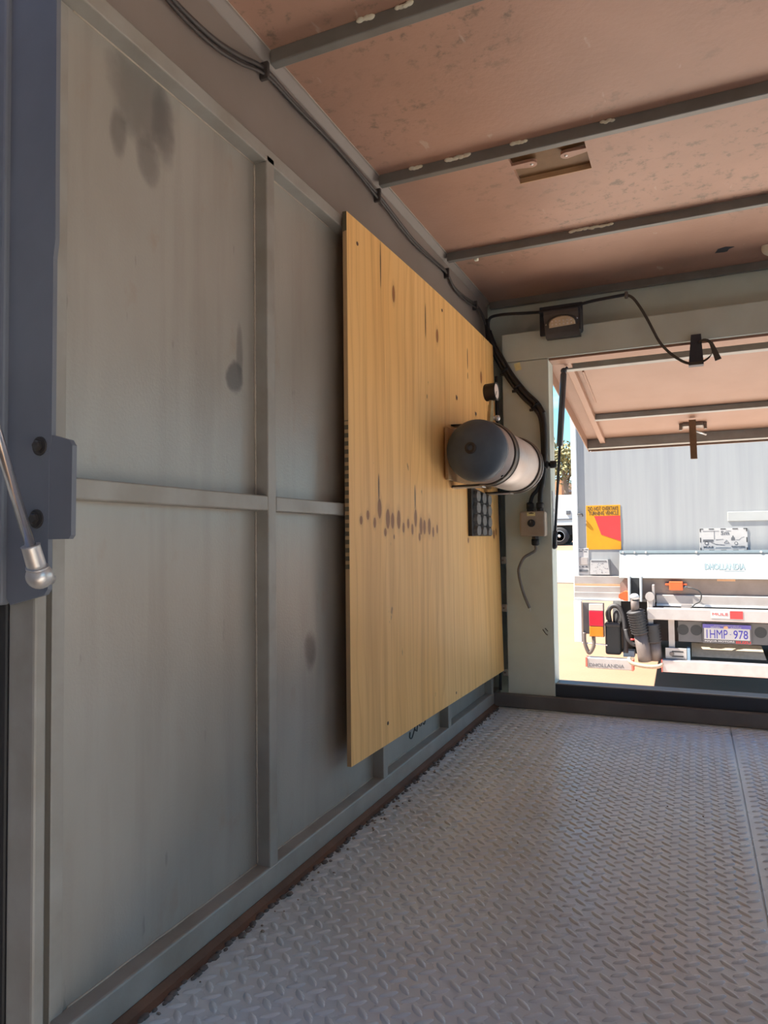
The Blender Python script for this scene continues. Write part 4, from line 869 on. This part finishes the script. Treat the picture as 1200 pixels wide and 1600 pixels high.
obj('reservoir', B(-.141, .0, 6.30, 6.44, -.548, -.250, .02), 'truck_dark', tr, label='dark rubber mudflap box behind the tail lamp'); obj('reservoir_lid', B(-.141, .0, 6.29, 6.45, -.285, -.246, .012), 'bellows', tr)
for P, r_ in (([(-.10, 6.36, -.24), (-.105, 6.33, -.14), (-.07, 6.33, -.09), (-.01, 6.32, -.10), (.035, 6.31, -.20), (.045, 6.30, -.38), (.045, 6.30, -.52)], .022), ([(-.06, 6.36, -.245), (-.055, 6.33, -.17), (-.03, 6.33, -.14), (-.02, 6.33, -.19), (-.04, 6.34, -.245)], .010), ([(.05, 6.28, -.30), (.07, 6.26, -.38), (.11, 6.26, -.43), (.16, 6.26, -.44)], .020), ([(-.12, 6.34, -.22), (-.125, 6.32, -.15), (-.09, 6.32, -.10)], .010)):
    obj('hose', MB().tube(P, r_, 10, 5), 'bellows', tr)
obj('red_fitting', MB().cyl((.095, 6.23, -.385), (.128, 6.23, -.385), .008, 8), 'sign_red', tr); obj('blue_shelf', B(.020, .12, 6.30, 6.42, -.560, -.500, .004), 'blue_paint', tr)
obj('chassis', B(.02, 1.66, 6.46, 11.4, -.30, .0), 'truck_dark', tr); obj('shade_backing', B(.33, 1.75, 6.5, 6.6, -.42, -.06), 'truck_dark', tr); obj('side_plate', B(.0, .13, 6.42, 6.50, -.30, -.05), 'truck_dark', tr)  # dark panel added behind the bumper to stand for underbody shade
def wheel(par, c, r_, w_, ax=(1, 0, 0), rim='bright_alu'):
    o = obj('wheel', MB().lathe([(-w_ / 2, r_ * .6), (-w_ / 2, r_ * .93), (-w_ * .38, r_), (w_ * .38, r_), (w_ / 2, r_ * .93), (w_ / 2, r_ * .6)], c, ax, 32), 'tyre', par)
    a = Vector(ax)
    for sgn in (1, -1):
        obj('rim', MB().lathe([(0, r_ * .6), (w_ * .03, r_ * .58), (-w_ * .1, r_ * .46), (-w_ * .12, r_ * .2), (w_ * .02, r_ * .16), (w_ * .03, r_ * .05)], Vector(c) + a * sgn * w_ * .5, a * sgn, 24), rim, o)
    return o
for x in (-.22, .06, 1.62, 1.90): wheel(tr, (x, 9.35, -.55), .45, .24)
for x in (-.2, 1.88): wheel(tr, (x, 12.6, -.72), .45, .24)
obj('cab', B(-.30, 1.98, 11.7, 13.5, -.45, 1.5, .08), 'truck_white', tr)
obj('cab_frame', B(.3, 1.4, 11.3, 13.2, -.45, -.20), 'truck_dark', tr)

# ================================================================== FAR YARD
yt = gz(29.3)
pt = thing('parked_truck', 'white tray truck parked far off beyond the hatch opening', 'truck', (-6.0, 29.3, yt))
obj('tray_side', B(-9.2, -3.55, 28.95, 30.9, 1.16, 2.36, .03), 'truck_white', pt); obj('tray_line', B(-9.1, -3.6, 28.93, 28.97, 1.33, 1.37), 'sign_grey', pt); obj('tray_edge', B(-9.2, -3.55, 28.92, 28.99, 1.10, 1.18), 'truck_white', pt)
obj('chassis', B(-9.0, -3.6, 29.3, 30.7, .70, 1.10), 'truck_dark', pt); obj('latch', B(-4.15, -3.98, 28.90, 28.96, 1.55, 1.70, .01), 'sign_grey', pt)
for x, y in ((-4.44, 29.25), (-4.44, 30.5), (-8.0, 29.25), (-8.0, 30.5)): wheel(pt, (x, y - .27, yt + .37), .37, .25, (0, 1, 0))
hz = gz(52)
hs = thing('brick_house', 'low orange brick house behind the parked white truck', 'house', (-9, 52, hz))
obj('brick_wall', B(-16, -7.85, 50, 56, hz - .2, 4.75), 'brick_orange', hs); obj('side_wall', B(-7.9, -3.5, 51.5, 56, hz - .2, 3.9), 'brick_orange', hs)
obj('doorway', B(-7.55, -7.25, 51.45, 51.6, hz, 3.9), 'sign_white', hs); obj('roof', B(-8.2, -3.2, 51.0, 56.5, 3.9, 4.05), 'sign_white', hs); obj('red_sign', B(-7.0, -6.55, 51.3, 51.4, 4.2, 4.42), 'sign_red', hs)
def tree(x, y, h, r_, seed, label):
    rr = random.Random(seed); z0 = gz(y); t = thing('gum_tree', label, 'tree', (x, y, z0))
    m = MB(); m.tube([(x, y, z0 - .2), (x + .1, y, z0 + h * .4), (x - .1, y, z0 + h * .7)], (.22, .09), 8, 4)
    for k in range(6):
        a = rr.uniform(0, 6.28); m.tube([(x, y, z0 + h * rr.uniform(.35, .6)), (x + r_ * .5 * math.cos(a), y + r_ * .5 * math.sin(a), z0 + h * .7), (x + r_ * .8 * math.cos(a), y + r_ * .8 * math.sin(a), z0 + h * rr.uniform(.75, .95))], (.07, .02), 6, 3)
    obj('trunk', m, 'bark', t); m = MB()
    for c_ in range(34):
        a = rr.uniform(0, 6.28); q_ = r_ * math.sqrt(rr.random()); C_ = Vector((x + q_ * math.cos(a), y + q_ * math.sin(a), z0 + h * rr.uniform(.66, 1.0) - .2 * q_))
        for l in range(46):
            p = C_ + Vector((rr.gauss(0, .38), rr.gauss(0, .38), rr.gauss(0, .30))); d1 = Vector((rr.uniform(-1, 1), rr.uniform(-1, 1), rr.uniform(-1.2, .3))).normalized() * .17; d2 = d1.orthogonal().normalized() * .055
            m.add([p - d1, p + d2, p + d1, p - d2], [[0, 1, 2, 3]])
    obj('foliage', m, 'leaf', t, kind='stuff')
tree(-6.4, 42.5, 5.3, 1.2, 4, 'small olive gum tree beside the silver truck box edge'); tree(-9.0, 46, 5.9, 1.3, 9, 'olive gum tree partly hidden by the far pillar')

# ================================================================== UNSEEN SERVICE TRUCK, CAB ADDED AS A SUN BLOCKER
sv = thing('sun_block_truck', 'unseen white service truck, its cab added to block sun from the near pillar', 'truck', (-1.0, .8, -1.0))
obj('cab', B(-2.1, -.12, -.30, 1.95, -.55, 1.55, .12), 'truck_white', sv)
for y in (.35, 1.15): obj('chassis_rail', B(-1.9, 4.2, y, y + .09, -.30, -.12), 'truck_dark', sv)
for y in (.12, 1.50):
    for x in (-1.4, 2.9): wheel(sv, (x, y, -.62), .38, .22, (0, 1, 0))
obj('cross_bearer', B(-.02, 4.15, .2, 1.4, -.12, -.062), 'truck_dark', sv)
sh = thing('blocker_shed', 'tall grey brick shed, unseen, added behind the viewer to block light', 'shed', (-3, -6, -1.0))  # unseen shed added to cut sun and sky fill on the near side
obj('wall', B(-9.5, -2.3, -9, -1.0, -1.1, 3.6), 'blocker_brick', sh); obj('wall', B(-2.3, 5.5, -9, -3.2, -1.1, 3.6), 'blocker_brick', sh); obj('roof', MB().prism([(-9.4, 3.6), (-6.0, 4.8), (-2.9, 3.6)], 0, -9.8, 5.8), 'logo_grey', sh)
